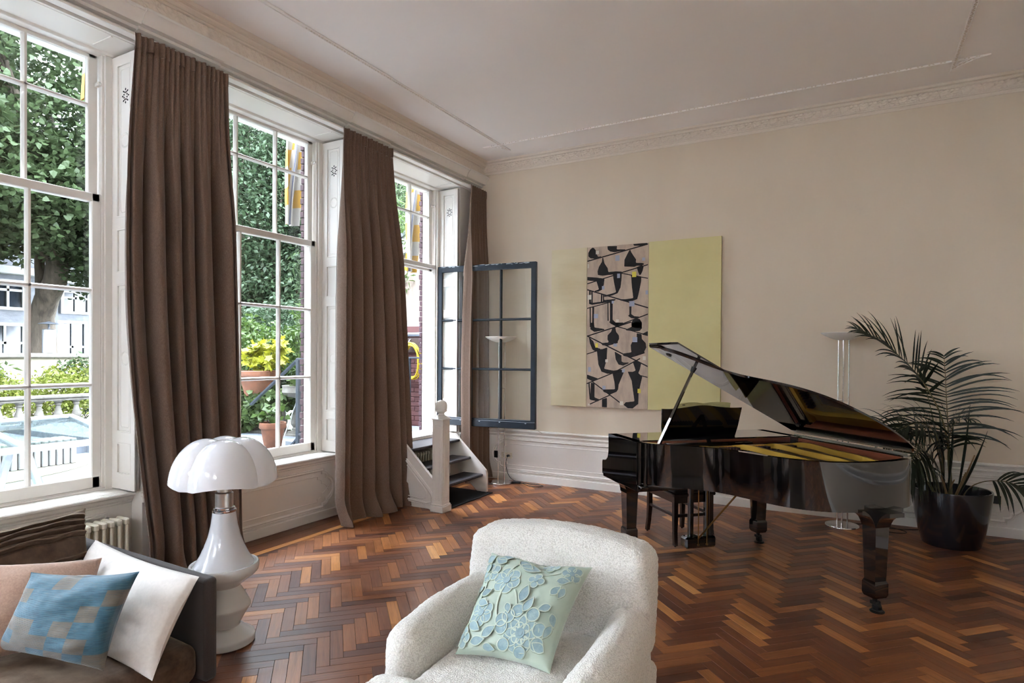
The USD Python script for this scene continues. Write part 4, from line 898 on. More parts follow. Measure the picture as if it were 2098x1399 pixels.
obj("stay_hook", MB().tube([(WL - 0.03, 0.0, -0.004), (WL + 0.015, 0.01, -0.012), (WL + 0.075, 0.02, -0.045), (WL + 0.068, 0.03, -0.05)], 0.003, 6), "brass_old", cw)

# ---- mushroom lamp on its zigzag pedestal
ps = thing("pedestal", "white ceramic pedestal with a zigzag profile carrying the mushroom lamp", "pedestal", (1.236, -4.808, 0))
obj("body", MB().lathe([(0, 0), (0.150, 0.0), (0.162, 0.008), (0.163, 0.035), (0.158, 0.048), (0.10, 0.088), (0.085, 0.10), (0.086, 0.112), (0.134, 0.196), (0.140, 0.206), (0.140, 0.214), (0.134, 0.226), (0.088, 0.310), (0.086, 0.322), (0.10, 0.336), (0.165, 0.385), (0.180, 0.402), (0.184, 0.42), (0.184, 0.440), (0.178, 0.448), (0.168, 0.448), (0.164, 0.438), (0, 0.438)], n=56), "ceramic_white", ps, 40)
lp = thing("table_lamp", "glossy white mushroom table lamp with a lobed shade and steel stem", "lamp", (1.236, -4.808, 0.438))
obj("base", MB().lathe([(0, 0), (0.156, 0), (0.158, 0.006), (0.150, 0.018), (0.130, 0.052), (0.105, 0.105), (0.084, 0.165), (0.070, 0.225), (0.062, 0.285), (0.061, 0.300), (0, 0.300)], n=56), "lamp_base_white", lp, 40)
obj("collar", MB().lathe([(0.060, 0.298), (0.063, 0.302), (0.063, 0.312), (0.055, 0.316), (0.055, 0.324), (0.050, 0.328), (0, 0.328)], n=40), "chrome", lp, 40)
obj("stem", MB().lathe([(0.047, 0.325), (0.047, 0.405), (0.044, 0.408), (0.038, 0.412), (0.038, 0.62), (0.012, 0.625), (0.012, 0.69), (0, 0.69)], n=40), "brushed_steel", lp, 40)
def lobed_shade(aim=-0.66):
    """four overlapping domes hollowed out, each with a gently arched rim"""
    def domes(a, b):
        e = manifold3d.Manifold.sphere(1.0, 96).scale([a, a, b]); return manifold3d.Manifold.batch_boolean([e.translate([0.092 * math.cos(aim + i * PI / 2), 0.092 * math.sin(aim + i * PI / 2), 0.455]) for i in range(4)], manifold3d.OpType.Add)
    m = domes(0.190, 0.258) - domes(0.184, 0.252)
    m = m - manifold3d.Manifold.cube([2, 2, 1], True).translate([0, 0, -0.045])
    for i in range(4):
        c = manifold3d.Manifold.cylinder(0.6, 0.50, 0.50, 96).rotate([0, 90, 0]).rotate([0, 0, math.degrees(aim + i * PI / 2)]).translate([0, 0, 0.455 - 0.50 + 0.022]); m = m - c
    return m
obj("shade", lobed_shade(), "lamp_white", lp, 32)
for i in range(4):
    a = i * PI / 2 - 0.66
    obj("bulb_holder", MB().tube([(0.02 * math.cos(a), 0.02 * math.sin(a), 0.60), (0.10 * math.cos(a), 0.10 * math.sin(a), 0.57)], 0.014, 10), "lamp_base_white", lp)

# ---- uplighters
def uplighter(label, x, y, H=1.80):
    t = thing("floor_lamp", label, "lamp", (x, y, 0))
    obj("base", MB().lathe([(0, 0), (0.146, 0), (0.150, 0.004), (0.150, 0.012), (0.146, 0.017), (0, 0.019)], n=48), "chrome", t, 40)
    for i in range(3):
        a = i * 2 * PI / 3 + 0.5; obj("pole", MB().tube([(0.052 * math.cos(a), 0.052 * math.sin(a), 0.015), (0.052 * math.cos(a), 0.052 * math.sin(a), H)], 0.0065, 12), "chrome", t)
    for z in (0.64, 1.21): obj("spacer", MB().tube([(0.052 * math.cos(a), 0.052 * math.sin(a), z) for a in np.linspace(0.5, 0.5 + 2 * PI, 4)], 0.006, 8), "chrome", t)
    obj("bowl", MB().lathe([(0, H - 0.01), (0.06, H - 0.008), (0.12, H + 0.012), (0.17, H + 0.035), (0.20, H + 0.058), (0.200, H + 0.063), (0.165, H + 0.045), (0.10, H + 0.018), (0, H + 0.004)], n=48), "frosted_glass", t, 40)
    return t
uplighter("slim chrome uplighter in the room corner behind the open casement", 0.405, -0.245)
uplighter("slim chrome uplighter with a white bowl beside the potted palm", 4.25, -0.33)

# ---- sockets, plug and cords on the back wall
so = thing("wall_socket", "ivory double wall socket in the corner with one black plug", "socket", (0.365, -0.006, 0.318))
obj("cover", MB().box((-0.08, -0.008, -0.04), (0.08, 0.004, 0.04), 0.003), "ivory_plastic", so)
for x in (-0.04, 0.04): obj("insert", MB().lathe([(0.021, -0.0085), (0.026, -0.0125), (0.028, -0.0125), (0.030, -0.0085)], n=28).move(rot(PI / 2, 0, 0) @ np.diag([1, 1, 1.0]), (x, -0.0205, 0)), "ivory_plastic", so)
solo("switch_plate", MB().box((0.175, -0.018, 0.275), (0.235, -0.004, 0.365), 0.003), "black_plastic", "small black plate on the wall beside the ivory socket", "switch")
pl = thing("lamp_cord", "black plug and cord trailing from the socket along the floor", "cord", (0.405, -0.03, 0.318))
obj("plug", MB().lathe([(0, 0), (0.017, 0), (0.018, 0.02), (0.014, 0.035), (0, 0.038)], n=20).move(rot(PI / 2, 0, 0), (0, 0, 0)), "black_plastic", pl)
o = np.array([0.405, -0.03, 0.318])
obj("cable", MB().tube(spl(np.array([(0.405, -0.065, 0.31), (0.402, -0.085, 0.27), (0.41, -0.09, 0.15), (0.47, -0.10, 0.05), (0.58, -0.12, 0.012), (0.80, -0.13, 0.006), (0.97, -0.17, 0.006), (0.92, -0.24, 0.006), (0.75, -0.21, 0.006), (0.62, -0.13, 0.006), (0.50, -0.2, 0.006), (0.42, -0.36, 0.006), (0.30, -0.40, 0.006)]) - o, 90), 0.0038, 7), "black_plastic", pl, True)
obj("cord_switch", MB().bx(np.array((0.60, -0.17, 0.014)) - o, (0.11, 0.035, 0.026), 0.3, 0.006), "black_plastic", pl)
so = thing("wall_socket", "cream wall socket with a black square insert behind the palm pot", "socket", (5.44, -0.006, 0.335))
obj("cover", MB().box((-0.085, -0.010, -0.045), (0.085, 0.004, 0.045), 0.003), "ivory_plastic", so)
obj("insert", MB().box((0.008, -0.014, -0.036), (0.078, -0.008, 0.036), 0.002), "black_plastic", so)
solo("extension_cord", MB().tube(spl([(4.33, -0.22, 0.006), (4.5, -0.15, 0.006), (4.68, -0.19, 0.006), (4.78, -0.30, 0.006), (4.62, -0.36, 0.006), (4.55, -0.27, 0.006), (4.75, -0.20, 0.006), (5.0, -0.10, 0.006), (5.3, -0.05, 0.01), (5.43, -0.035, 0.14), (5.41, -0.03, 0.29)], 70), 0.004, 7), "black_plastic", "black cord looped on the floor between the uplighter and the palm", "cable")

# ================================================================ THE GRAND PIANO
mat("piano_black", lin((9, 8, 11)), 0.05, specular_ior_level=0.6, coat_weight=1.0, coat_roughness=0.015)
mat("piano_inner_wood", lin((120, 64, 40)), 0.35, lin((92, 46, 30)), (3, 3, 40), coat_weight=0.3)
mat("soundboard", lin((128, 82, 54)), 0.4, lin((104, 64, 42)), (50, 3, 3))
mat("plate_gold", lin((196, 152, 62)), 0.34, metallic=0.75, bump=((70, 70, 70), 0.08, 0.002))
mat("string_steel", (0.5, 0.47, 0.42), 0.3, metallic=1.0)
mat("rod_brass", lin((150, 110, 62)), 0.3, metallic=0.9)
mat("caster_black", lin((34, 33, 33)), 0.4, metallic=0.5)
mat("felt_dark", lin((44, 22, 20)), 1.0)
mat("key_ivory", lin((236, 232, 220)), 0.25)
mat("paper_score", lin((206, 196, 140)), 0.8, lin((196, 184, 128)), (20, 20, 60))
mat("ink", lin((60, 52, 44)), 0.9)
PW, ZB, ZT = 1.52, 0.645, 0.960
tre = spl([(0.60, 0.030), (0.70, 0.085), (0.83, 0.215), (1.03, 0.415), (1.24, 0.50), (1.43, 0.560), (1.58, 0.640), (1.68, 0.745), (1.745, 0.895), (1.768, 1.08), (1.745, 1.29), (1.70, 1.42), (1.63, 1.50), (1.54, PW)], 64)
tre = tre[np.r_[True, np.diff(tre[:, 0]) > -9]]
OUT = sg.Polygon([(0.06, 0.0), (0.58, 0.0)] + [tuple(p) for p in tre] + [(0.06, PW)]).buffer(0)
INN = OUT.buffer(-0.045).intersection(sg.box(0.52, -1, 3, 3))
pn = thing("grand_piano", "glossy black grand piano with its lid propped open", "piano", (2.46, -2.0, 0), math.radians(-46.2))
obj("rim", MB().prism(OUT.difference(INN), ZT - ZB, None, ZB), "piano_black", pn, 25)
obj("underside", MB().prism(OUT.buffer(-0.03), 0.03, None, ZB + 0.005).box((0.55, 0.30, 0.60), (0.62, 1.45, ZB + 0.01)).prism([(0.62, 0.5), (1.45, 0.98), (1.45, 1.06), (0.62, 0.60)], 0.06, None, 0.60).prism([(0.62, 1.2), (1.45, 1.16), (1.45, 1.24), (0.62, 1.28)], 0.06, None, 0.60), "piano_black", pn)
obj("inner_rim", MB().prism(INN.difference(INN.buffer(-0.006)), 0.15, None, 0.80), "piano_inner_wood", pn, 25)
obj("soundboard", MB().prism(INN, 0.01, None, 0.80), "soundboard", pn)
# iron plate with openings between its struts
plo = INN.buffer(-0.03); win = []
for v0, v1, u0, u1 in ((0.12, 0.40, 0.86, 1.6), (0.46, 0.74, 0.86, 1.7), (0.80, 1.02, 0.86, 1.62), (1.08, 1.28, 0.86, 1.56), (1.34, 1.43, 0.86, 1.45)):
    win.append(sg.Polygon([(u0, v0), (u1, v0 + 0.12), (u1, v1 + 0.10), (u0, v1)]).intersection(plo.buffer(-0.07)))
pl_ = plo.difference(shapely.union_all(win))
obj("plate", MB().prism(pl_, 0.022, None, 0.862), "plate_gold", pn, 25)
rib = MB()
for v0, v1, u1 in ((0.43, 0.60, 1.40), (0.77, 0.90, 1.62), (1.05, 1.14, 1.66), (1.31, 1.36, 1.60)):
    p = np.array([(0.66, v0, 0.90), (0.80, v0 + 0.02, 0.938), (1.1, (v0 + v1) / 2, 0.932), (u1 - 0.1, v1 - 0.01, 0.91), (u1, v1, 0.888)])
    s = spl(p, 14); rib.sweep([(-0.020, -0.03), (0.020, -0.03), (0.013, 0.008), (-0.013, 0.008)], s)
rib.sweep([(-0.03, -0.01), (0.03, -0.01), (0.022, 0.03), (-0.022, 0.03)], [(0.72, 0.20, 0.89), (0.70, 0.6, 0.892), (0.68, 1.0, 0.892), (0.68, 1.44, 0.89)])
obj("plate_strut", rib, "plate_gold", pn, 25)
sm = MB()
for i in range(70):
    v0 = 0.14 + 1.28 * i / 69; ray_ = sg.LineString([(0.72, v0), (2.0, v0 + 0.30 * (1 - v0 / 1.5) + 0.02)]).intersection(plo.buffer(-0.06))
    if ray_.is_empty: continue
    c = np.array((ray_.geoms[0] if hasattr(ray_, "geoms") else ray_).coords); sm.tube([(*c[0], 0.896), (*c[-1], 0.890)], 0.0013, 4, False)
tag(obj("string", sm, "string_steel", pn, False), kind="stuff")
pin = MB()
for i in range(60):
    v0 = 0.16 + 1.24 * i / 59
    for j in range(3): pin.tube([(0.60 + 0.025 * j + 0.01 * (i % 2), v0, 0.87), (0.60 + 0.025 * j + 0.01 * (i % 2), v0, 0.905)], 0.0035, 5)
tag(obj("tuning_pin", pin, "string_steel", pn), kind="stuff")
dm = MB()
for i in range(40): dm.box((0.74, 0.22 + 0.027 * i, 0.885), (0.80, 0.235 + 0.027 * i, 0.922))
tag(obj("damper", dm, "felt_dark", pn), kind="stuff")
# cheeks with the scrolled arm, key bed, keys
ck = [(-0.052, 0.605), (-0.055, 0.705), (-0.048, 0.722), (-0.02, 0.724), (0.025, 0.732), (0.058, 0.760), (0.072, 0.80), (0.078, ZT - 0.012), (0.088, ZT), (0.60, ZT), (0.60, 0.60)]
xzv = lambda y0: (lambda v: np.stack([v[:, 0], y0 + v[:, 2], v[:, 1]], 1))
for v0 in (-0.006, PW - 0.07): obj("cheek", MB().prism(ck, 0.076, xzv(v0)), "piano_black", pn, 40)
obj("pilaster", MB().tube([(0.612, 0.018, 0.62), (0.612, 0.018, 0.955)], 0.014, 14).tube([(0.648, 0.045, 0.62), (0.648, 0.045, 0.955)], 0.012, 14).box((0.59, 0.0, 0.60), (0.665, 0.07, 0.628), 0.006), "piano_black", pn, 40)
obj("key_bed", MB().box((-0.045, -0.003, 0.578), (0.62, PW + 0.003, 0.632), 0.006).box((-0.02, 0.07, 0.63), (0.10, PW - 0.07, 0.70)), "piano_black", pn)
obj("fallboard", MB().box((0.20, 0.07, 0.66), (0.24, PW - 0.07, 0.90), 0.008).box((0.22, 0.05, 0.905), (0.64, PW - 0.05, 0.925), 0.004).box((0.62, 0.05, 0.86), (0.655, PW - 0.05, 0.925), 0.004), "piano_black", pn)
km = MB()
for i in range(52): km.box((0.05, 0.15 + 0.0235 * i, 0.70), (0.20, 0.172 + 0.0235 * i, 0.722), 0.002)
tag(obj("white_keys", km, "key_ivory", pn), kind="stuff")
km = MB()
for i in range(51):
    if i % 7 not in (2, 6): km.box((0.10, 0.167 + 0.0235 * i, 0.72), (0.20, 0.178 + 0.0235 * i, 0.733), 0.002)
tag(obj("black_keys", km, "piano_black", pn), kind="stuff")
# legs on casters
def leg(u, v, top=0.585):
    m = MB(); a, b = 0.054, 0.043
    m.hull([(u + s * a, v + t * a, top) for s in (-1, 1) for t in (-1, 1)] + [(u + s * b, v + t * b, 0.195) for s in (-1, 1) for t in (-1, 1)])
    m.hull([(u + s * 0.052, v + t * 0.052, z) for s in (-1, 1) for t in (-1, 1) for z in (0.18, 0.11)] + [(u + s * 0.044, v + t * 0.044, z) for s in (-1, 1) for t in (-1, 1) for z in (0.198, 0.09)])
    for ax in (0, 1):
        pr = [(-0.16, 0.66), (-0.16, 0.634), (-0.135, 0.630), (-0.105, 0.618), (-0.082, 0.598), (-0.066, 0.570), (-0.056, 0.545), (0.056, 0.545), (0.066, 0.570), (0.082, 0.598), (0.105, 0.618), (0.135, 0.630), (0.16, 0.634), (0.16, 0.66)]
        if ax == 0 and top < 0.57: pr = [(x, z - 0.055) for x, z in pr]
        elif top < 0.57: pr = [(x * 0.8, z - 0.055) for x, z in pr]
        w = 0.056
        m.prism(pr, 2 * w, (lambda q: np.stack([u + q[:, 0], v - w + q[:, 2], q[:, 1]], 1)) if ax == 0 else (lambda q: np.stack([u - w + q[:, 2], v + q[:, 0], q[:, 1]], 1)))
    L = obj("leg", m, "piano_black", pn, 25)
    c = MB().tube([(u, v, 0.095), (u, v, 0.06)], 0.016, 14).box((u - 0.012, v - 0.03, 0.045), (u + 0.035, v - 0.022, 0.068), 0.003).box((u - 0.012, v + 0.005, 0.045), (u + 0.035, v + 0.013, 0.068), 0.003)
    c.tube([(u + 0.025, v - 0.022, 0.032), (u + 0.025, v + 0.006, 0.032)], 0.025, 20).lathe([(0, 0), (0.042, 0), (0.044, 0.006), (0.036, 0.013), (0, 0.010)], (u + 0.026, v - 0.008, 0.001), 28)
    obj("caster", c, "caster_black", L)
leg(0.215, 0.125, 0.55); leg(0.27, 1.335, 0.55); leg(1.725, 1.10 + 0.02)
# pedal lyre
obj("lyre_post", MB().box((0.335, 0.595, 0.12), (0.375, 0.635, 0.60), 0.006), "piano_black", pn); obj("lyre_post", MB().box((0.335, 0.745, 0.12), (0.375, 0.785, 0.60), 0.006), "piano_black", pn)
obj("pedal_box", MB().box((0.305, 0.545, 0.030), (0.405, 0.835, 0.125), 0.016), "piano_black", pn)
for v0 in (0.64, 0.69, 0.74): obj("pedal", MB().box((0.19, v0 - 0.012, 0.052), (0.32, v0 + 0.012, 0.064), 0.004), "rod_brass", pn)
for v0 in (0.655, 0.735): obj("pedal_rod", MB().tube([(0.412, v0, 0.06), (0.412, v0, 0.60)], 0.0045, 8).lathe([(0, 0), (0.009, 0), (0.011, 0.012), (0, 0.02)], (0.412, v0, 0.055), 12), "rod_brass", pn)
obj("lyre_brace", MB().tube([(0.40, 0.665, 0.115), (0.86, 0.74, 0.61)], 0.0075, 8), "rod_brass", pn)
# lid: main leaf, folded front leaf, prop
PHI = math.radians(27.4)
def lidp(v):
    r = PW + 0.006 - v[:, 1]; t = v[:, 2]; return np.stack([v[:, 0], PW + 0.006 - r * math.cos(PHI) - t * math.sin(PHI) * -0.0 - t * math.sin(PHI), ZT + 0.022 + r * math.sin(PHI) + t * math.cos(PHI)], 1)
LID = OUT.buffer(0.010).intersection(sg.box(0.50, -0.012, 3, PW + 0.006))
lid_edge = sg.Polygon([(0.50, -0.010), (0.62, 0.008)] + [tuple(p) for p in tre[1:]] + [(0.50, PW)]).buffer(0.010).intersection(sg.box(0.50, -0.02, 3, PW + 0.006))
obj("lid", MB().prism(lid_edge, 0.020, lidp), "piano_black", pn, 25)
obj("front_lid", MB().prism(sg.box(0.505, -0.012, 0.945, PW - 0.004), 0.018, lidp, 0.024), "piano_black", pn, 25)
lb = MB()
for a in (0.30, 0.80, 1.25): lb.prism(sg.box(0.49, a, 0.53, a + 0.07), 0.004, lidp, 0.042)
lb.prism(ell(0.60, 0.10, 0.022, 0.022, 16), 0.012, lidp, -0.012)
obj("lid_hardware", lb, "caster_black", pn)
obj("hinge", MB().box((0.50, PW - 0.012, ZT + 0.001), (1.60, PW + 0.012, ZT + 0.012)).box((0.56, PW - 0.0475, 0.905), (0.62, PW - 0.044, 0.945)).box((1.42, PW - 0.0475, 0.905), (1.48, PW - 0.044, 0.945)), "string_steel", pn)
pt = lidp(np.array([[0.80, 0.24, 0.0]]))[0]; pb = np.array([0.69, 0.125, 0.93])
d = (pt - pb) / np.linalg.norm(pt - pb); sd = np.cross(d, (0.7, 0.7, 0)); sd /= np.linalg.norm(sd); nn = np.cross(d, sd); L = np.linalg.norm(pt - pb)
pr = MB(); sec = []
for s, w in ((0, 0.024), (0.35, 0.019), (0.75, 0.011), (1.0, 0.009)): sec += [pb + d * L * s + sd * w * a + nn * 0.009 * b for a in (-1, 1) for b in (-1, 1)]
for i in range(3): pr.hull(sec[4 * i:4 * i + 8])
obj("lid_prop", pr, "piano_black", pn, 25)
obj("prop_cup", MB().tube([pt - d * 0.075, pt - d * 0.035], [0.016, 0.022], 14).tube([pt - d * 0.035, pt], 0.011, 12), "caster_black", pn)
# music desk
dk = spl([(0.27, 1.205), (0.40, 1.205), (0.52, 1.218), (0.63, 1.228), (0.76, 1.216), (0.88, 1.205), (1.00, 1.205)], 30)
poly = [(0.305, 0.945), (0.965, 0.945), (0.985, 1.05)] + [tuple(p) for p in dk[::-1]] + [(0.285, 1.05)]
dsk = lambda t0: (lambda v: np.stack([0.43 + (v[:, 1] - 0.945) * 0.20 + v[:, 2] + t0, v[:, 0], v[:, 1]], 1))
obj("music_desk", MB().prism(poly, 0.014, dsk(0)), "piano_black", pn, 25)
obj("desk_strut", MB().hull([(0.447 + (z - 0.945) * 0.20 * s, v, z) for v, z, s in ((0.62, 1.15, 1), (0.65, 1.15, 1), (0.62, 1.13, 1), (0.65, 1.13, 1))] + [(0.60, v, 0.93) for v in (0.62, 0.65)] + [(0.585, v, 0.93) for v in (0.62, 0.65)]), "piano_black", pn)
obj("desk_slide", MB().box((0.36, 0.27, 0.925), (0.66, 0.99, 0.940), 0.004), "piano_black", pn)
bkx = thing("music_book", "open yellowed music book standing on the piano's music desk", "book", (2.46, -2.0, 0), math.radians(-46.2))
for k, (va, vb) in enumerate(((0.40, 0.645), (0.645, 0.90))):
    top = spl([(va, 1.243 if k else 1.234), ((va + vb) / 2, 1.252), (vb, 1.243)], 10)
    obj("page", MB().prism([(va, 0.955), (vb, 0.955)] + [tuple(p) for p in top[::-1]], 0.006, dsk(-0.010 - 0.001 * k)), "paper_score", bkx)
obj("print", MB().prism(sg.box(0.455, 1.228, 0.48, 1.235), 0.0006, dsk(-0.0037)), "ink", bkx)

# ---- stool
bn = thing("piano_stool", "dark wooden piano stool with a padded seat under the piano", "stool", (2.46, -2.0, 0), math.radians(-46.2))
mat("stool_wood", lin((34, 20, 16)), 0.25, lin((24, 14, 12)), (8, 8, 40), coat_weight=0.5)
mat("stool_pad", lin((44, 38, 36)), 0.4)
U0, U1, V0, V1 = -0.25, 0.21, 0.555, 0.895
for u, v in ((U0, V0), (U1, V0), (U0, V1), (U1, V1)):
    su, sv = (-1 if u == U0 else 1), (-1 if v == V0 else 1); m = MB()
    pts = [(0, 0, 0.43), (0, 0, 0.24), (0.006, 0.004, 0.12), (0.022, 0.010, 0.012)]
    for a, b in zip(pts[:-1], pts[1:]):
        m.hull([(u + su * p[0] + i * w, v + sv * p[1] + j * w, p[2]) for p, w in ((a, 0.019 if a[2] > .2 else .017), (b, 0.019 if b[2] > .2 else .016)) for i in (-1, 1) for j in (-1, 1)])
    m.tube([(u + su * 0.022, v + sv * 0.010, 0.012), (u + su * 0.022, v + sv * 0.010, 0.0)], 0.008, 10)
    obj("leg", m, "stool_wood", bn, 25)
obj("apron", MB().box((U0 - .012, V0 - .012, 0.365), (U1 + .012, V1 + .012, 0.425), 0.004), "stool_wood", bn)
obj("seat_frame", MB().box((U0 - .035, V0 - .035, 0.425), (U1 + .035, V1 + .035, 0.452), 0.008), "stool_wood", bn)
obj("seat_pad", MB().box((U0 - .01, V0 - .01, 0.445), (U1 + .01, V1 + .01, 0.478), 0.014), "stool_pad", bn, 50)
obj("stretcher", MB().box((U0, V0 - .011, 0.245), (U1, V0 + .011, 0.27), 0.003), "stool_wood", bn); obj("stretcher", MB().box((U0, V1 - .011, 0.245), (U1, V1 + .011, 0.27), 0.003), "stool_wood", bn); obj("stretcher", MB().box((U1 - .011, V0, 0.245), (U1 + .011, V1, 0.27), 0.003), "stool_wood", bn)

# ================================================================ THE PAINTING
mat("canvas_cream", lin((214, 198, 160)), 0.85, lin((222, 208, 174)), (1.5, 1.5, 5), bump=((300, 300, 300), 0.15, 0.001))
mat("canvas_yellow", lin((210, 198, 142)), 0.85, lin((216, 205, 150)), (2, 2, 2), bump=((300, 300, 300), 0.15, 0.001))
mat("canvas_pinkish", lin((196, 174, 154)), 0.85, lin((150, 132, 120)), (9, 9, 3.5), detail=6, lo=0.42, hi=0.8, bump=((300, 300, 300), 0.15, 0.001))
mat("charcoal", lin((30, 27, 28)), 0.9, lin((54, 50, 52)), (14, 14, 14), lo=0.55, hi=0.9)
mat("square_white", lin((214, 206, 192)), 0.8); mat("square_blue", lin((160, 164, 184)), 0.8); mat("square_yellow", lin((220, 204, 84)), 0.8)
PAINT_BLACK = [[(1.560,2.936),(1.528,2.915),(1.506,2.875),(1.506,2.834),(1.535,2.808),(1.592,2.798),(1.686,2.815),(1.680,2.825),(1.630,2.819),(1.611,2.856),(1.598,2.904),(1.572,2.932)],
 [(1.747,2.939),(1.753,2.898),(1.784,2.872),(1.839,2.860),(1.984,2.872),(1.984,2.881),(1.863,2.891),(1.869,2.929)],
 [(2.061,2.939),(2.236,2.936),(2.236,2.920),(2.173,2.909),(2.079,2.917)],
 [(2.020,2.869),(1.996,2.827),(1.961,2.760),(1.959,2.682),(2.081,2.670),(2.110,2.681),(2.168,2.680),(2.207,2.695),(2.174,2.709),(2.098,2.716),(2.101,2.756),(2.068,2.804),(2.041,2.847),(2.032,2.873)],
 [(1.686,2.809),(1.680,2.756),(1.643,2.700),(1.625,2.642),(1.631,2.601),(1.688,2.589),(1.817,2.596),(1.926,2.598),(1.928,2.624),(1.853,2.631),(1.761,2.628),(1.753,2.675),(1.711,2.737),(1.696,2.802)],
 [(2.110,2.664),(2.128,2.606),(2.146,2.567),(2.163,2.581),(2.181,2.620),(2.192,2.665),(2.174,2.686)],
 [(1.492,2.585),(1.606,2.572),(1.713,2.552),(1.707,2.485),(1.683,2.421),(1.633,2.400),(1.557,2.403),(1.608,2.416),(1.645,2.426),(1.613,2.525),(1.493,2.543)],
 [(1.817,2.605),(1.928,2.603),(1.927,2.543),(1.915,2.439),(1.879,2.371),(1.807,2.345),(1.714,2.334),(1.708,2.349),(1.819,2.372),(1.861,2.384),(1.836,2.490)],
 [(2.042,2.582),(2.166,2.552),(2.164,2.496),(2.142,2.383),(2.119,2.292),(2.060,2.272),(1.965,2.269),(1.868,2.300),(1.976,2.295),(2.072,2.305),(2.053,2.444)],
 [(1.671,2.369),(1.689,2.362),(1.686,2.274),(1.669,2.275)],
 [(1.695,2.368),(1.710,2.361),(1.711,2.296),(1.819,2.302),(1.880,2.299),(1.795,2.270),(1.558,2.245),(1.520,2.256),(1.519,2.423),(1.538,2.416),(1.543,2.267),(1.696,2.279)],
 [(1.545,2.410),(1.564,2.403),(1.565,2.261),(1.548,2.261)],
 [(1.526,2.220),(1.541,2.222),(1.545,1.975),(1.530,1.975)],
 [(1.561,2.219),(1.584,2.218),(1.583,1.974),(1.560,1.975)],
 [(1.753,2.260),(1.765,2.262),(1.770,2.048),(1.756,2.043)],
 [(1.785,2.270),(1.819,2.269),(1.819,2.059),(1.858,2.023),(1.961,2.021),(1.943,2.004),(1.846,2.000),(1.775,2.027),(1.787,2.042)],
 [(1.989,2.263),(2.001,2.262),(2.008,2.112),(1.996,2.118)],
 [(2.022,2.267),(2.051,2.266),(2.049,2.117),(2.085,2.093),(2.161,2.085),(2.109,2.064),(2.050,2.071),(2.008,2.101),(2.026,2.112)],
 [(2.115,2.066),(2.073,2.053),(2.050,2.019),(2.053,1.973),(2.086,1.955),(2.151,1.954),(2.177,1.982),(2.177,2.016),(2.150,2.057)],
 [(1.544,2.034),(1.538,1.949),(1.590,1.917),(1.706,1.934),(1.725,1.948),(1.590,1.970),(1.583,2.033),(1.566,2.034),(1.570,1.960),(1.551,1.958)],
 [(1.768,2.027),(1.857,1.980),(1.907,2.003),(1.956,2.013),(1.832,2.022)],
 [(2.052,2.012),(2.055,1.970),(1.969,1.932),(2.079,1.917),(2.152,1.921),(2.178,1.950),(2.173,2.015),(2.115,2.022)],
 [(1.819,1.962),(1.801,1.915),(1.759,1.873),(1.757,1.825),(1.777,1.789),(1.675,1.779),(1.694,1.755),(1.758,1.746),(1.890,1.782),(1.883,1.794),(1.902,1.830),(1.898,1.871),(1.864,1.914),(1.855,1.962)],
 [(2.170,1.880),(2.247,1.917),(2.250,1.858)],
 [(2.116,1.893),(2.116,1.846),(2.068,1.805),(2.044,1.752),(2.051,1.687),(2.081,1.675),(1.946,1.654),(1.959,1.627),(2.057,1.610),(2.214,1.660),(2.208,1.681),(2.231,1.728),(2.222,1.780),(2.177,1.827),(2.174,1.882)],
 [(1.519,1.857),(1.533,1.778),(1.566,1.704),(1.605,1.680),(1.682,1.710),(1.643,1.719),(1.598,1.741),(1.578,1.802)],
 [(1.624,1.686),(1.645,1.522),(1.684,1.438),(1.760,1.413),(1.874,1.423),(1.948,1.472),(1.836,1.452),(1.715,1.472),(1.747,1.572),(1.755,1.728)],
 [(1.847,1.680),(1.862,1.585),(1.898,1.525),(1.954,1.514),(2.009,1.536),(2.046,1.551),(1.960,1.550),(1.935,1.561),(1.932,1.633)],
 [(2.070,1.563),(2.107,1.457),(2.071,1.442),(2.010,1.443),(2.059,1.338),(2.095,1.097),(1.988,1.081),(1.963,1.050),(2.013,1.014),(2.074,1.013),(2.140,1.069),(2.143,1.199),(2.186,1.388),(2.138,1.428),(2.155,1.469),(2.173,1.546),(2.136,1.569)],
 [(1.823,1.422),(1.849,1.309),(1.856,1.231),(1.705,1.223),(1.711,1.196),(1.794,1.165),(1.875,1.202),(1.894,1.232),(1.900,1.286),(1.961,1.431),(1.936,1.466),(1.861,1.441)],
 [(1.500,1.398),(1.646,1.352),(1.581,1.314),(1.500,1.349)],
 [(1.516,1.300),(1.532,1.300),(1.552,1.099),(1.534,1.098)],
 [(1.549,1.301),(1.597,1.296),(1.596,1.125),(1.667,1.100),(1.641,1.078),(1.544,1.093)],
 [(1.693,1.105),(1.756,1.125),(1.757,1.011),(1.693,1.008)]]
PAINT_LINES = [([(1.491,2.774),(2.236,2.922)],0.0119),
 ([(1.493,2.501),(1.817,2.582)],0.0105),
 ([(1.926,2.612),(2.238,2.684)],0.0105),
 ([(1.932,2.603),(2.239,2.528)],0.0092),
 ([(1.494,2.430),(2.242,2.188)],0.0119),
 ([(1.495,2.203),(1.819,2.275)],0.0092),
 ([(2.243,2.112),(1.858,1.977)],0.0105),
 ([(1.499,1.866),(2.042,2.024)],0.0122),
 ([(1.863,1.980),(2.200,1.882)],0.0095),
 ([(1.506,1.864),(2.251,1.506)],0.0122),
 ([(1.498,1.649),(1.682,1.704)],0.0095),
 ([(1.501,1.290),(1.823,1.422),(2.154,1.596)],0.0109),
 ([(1.568,1.314),(1.914,1.077)],0.0109),
 ([(1.531,1.037),(1.794,1.160)],0.0109),
 ([(2.120,1.410),(2.252,1.380)],0.0095)]
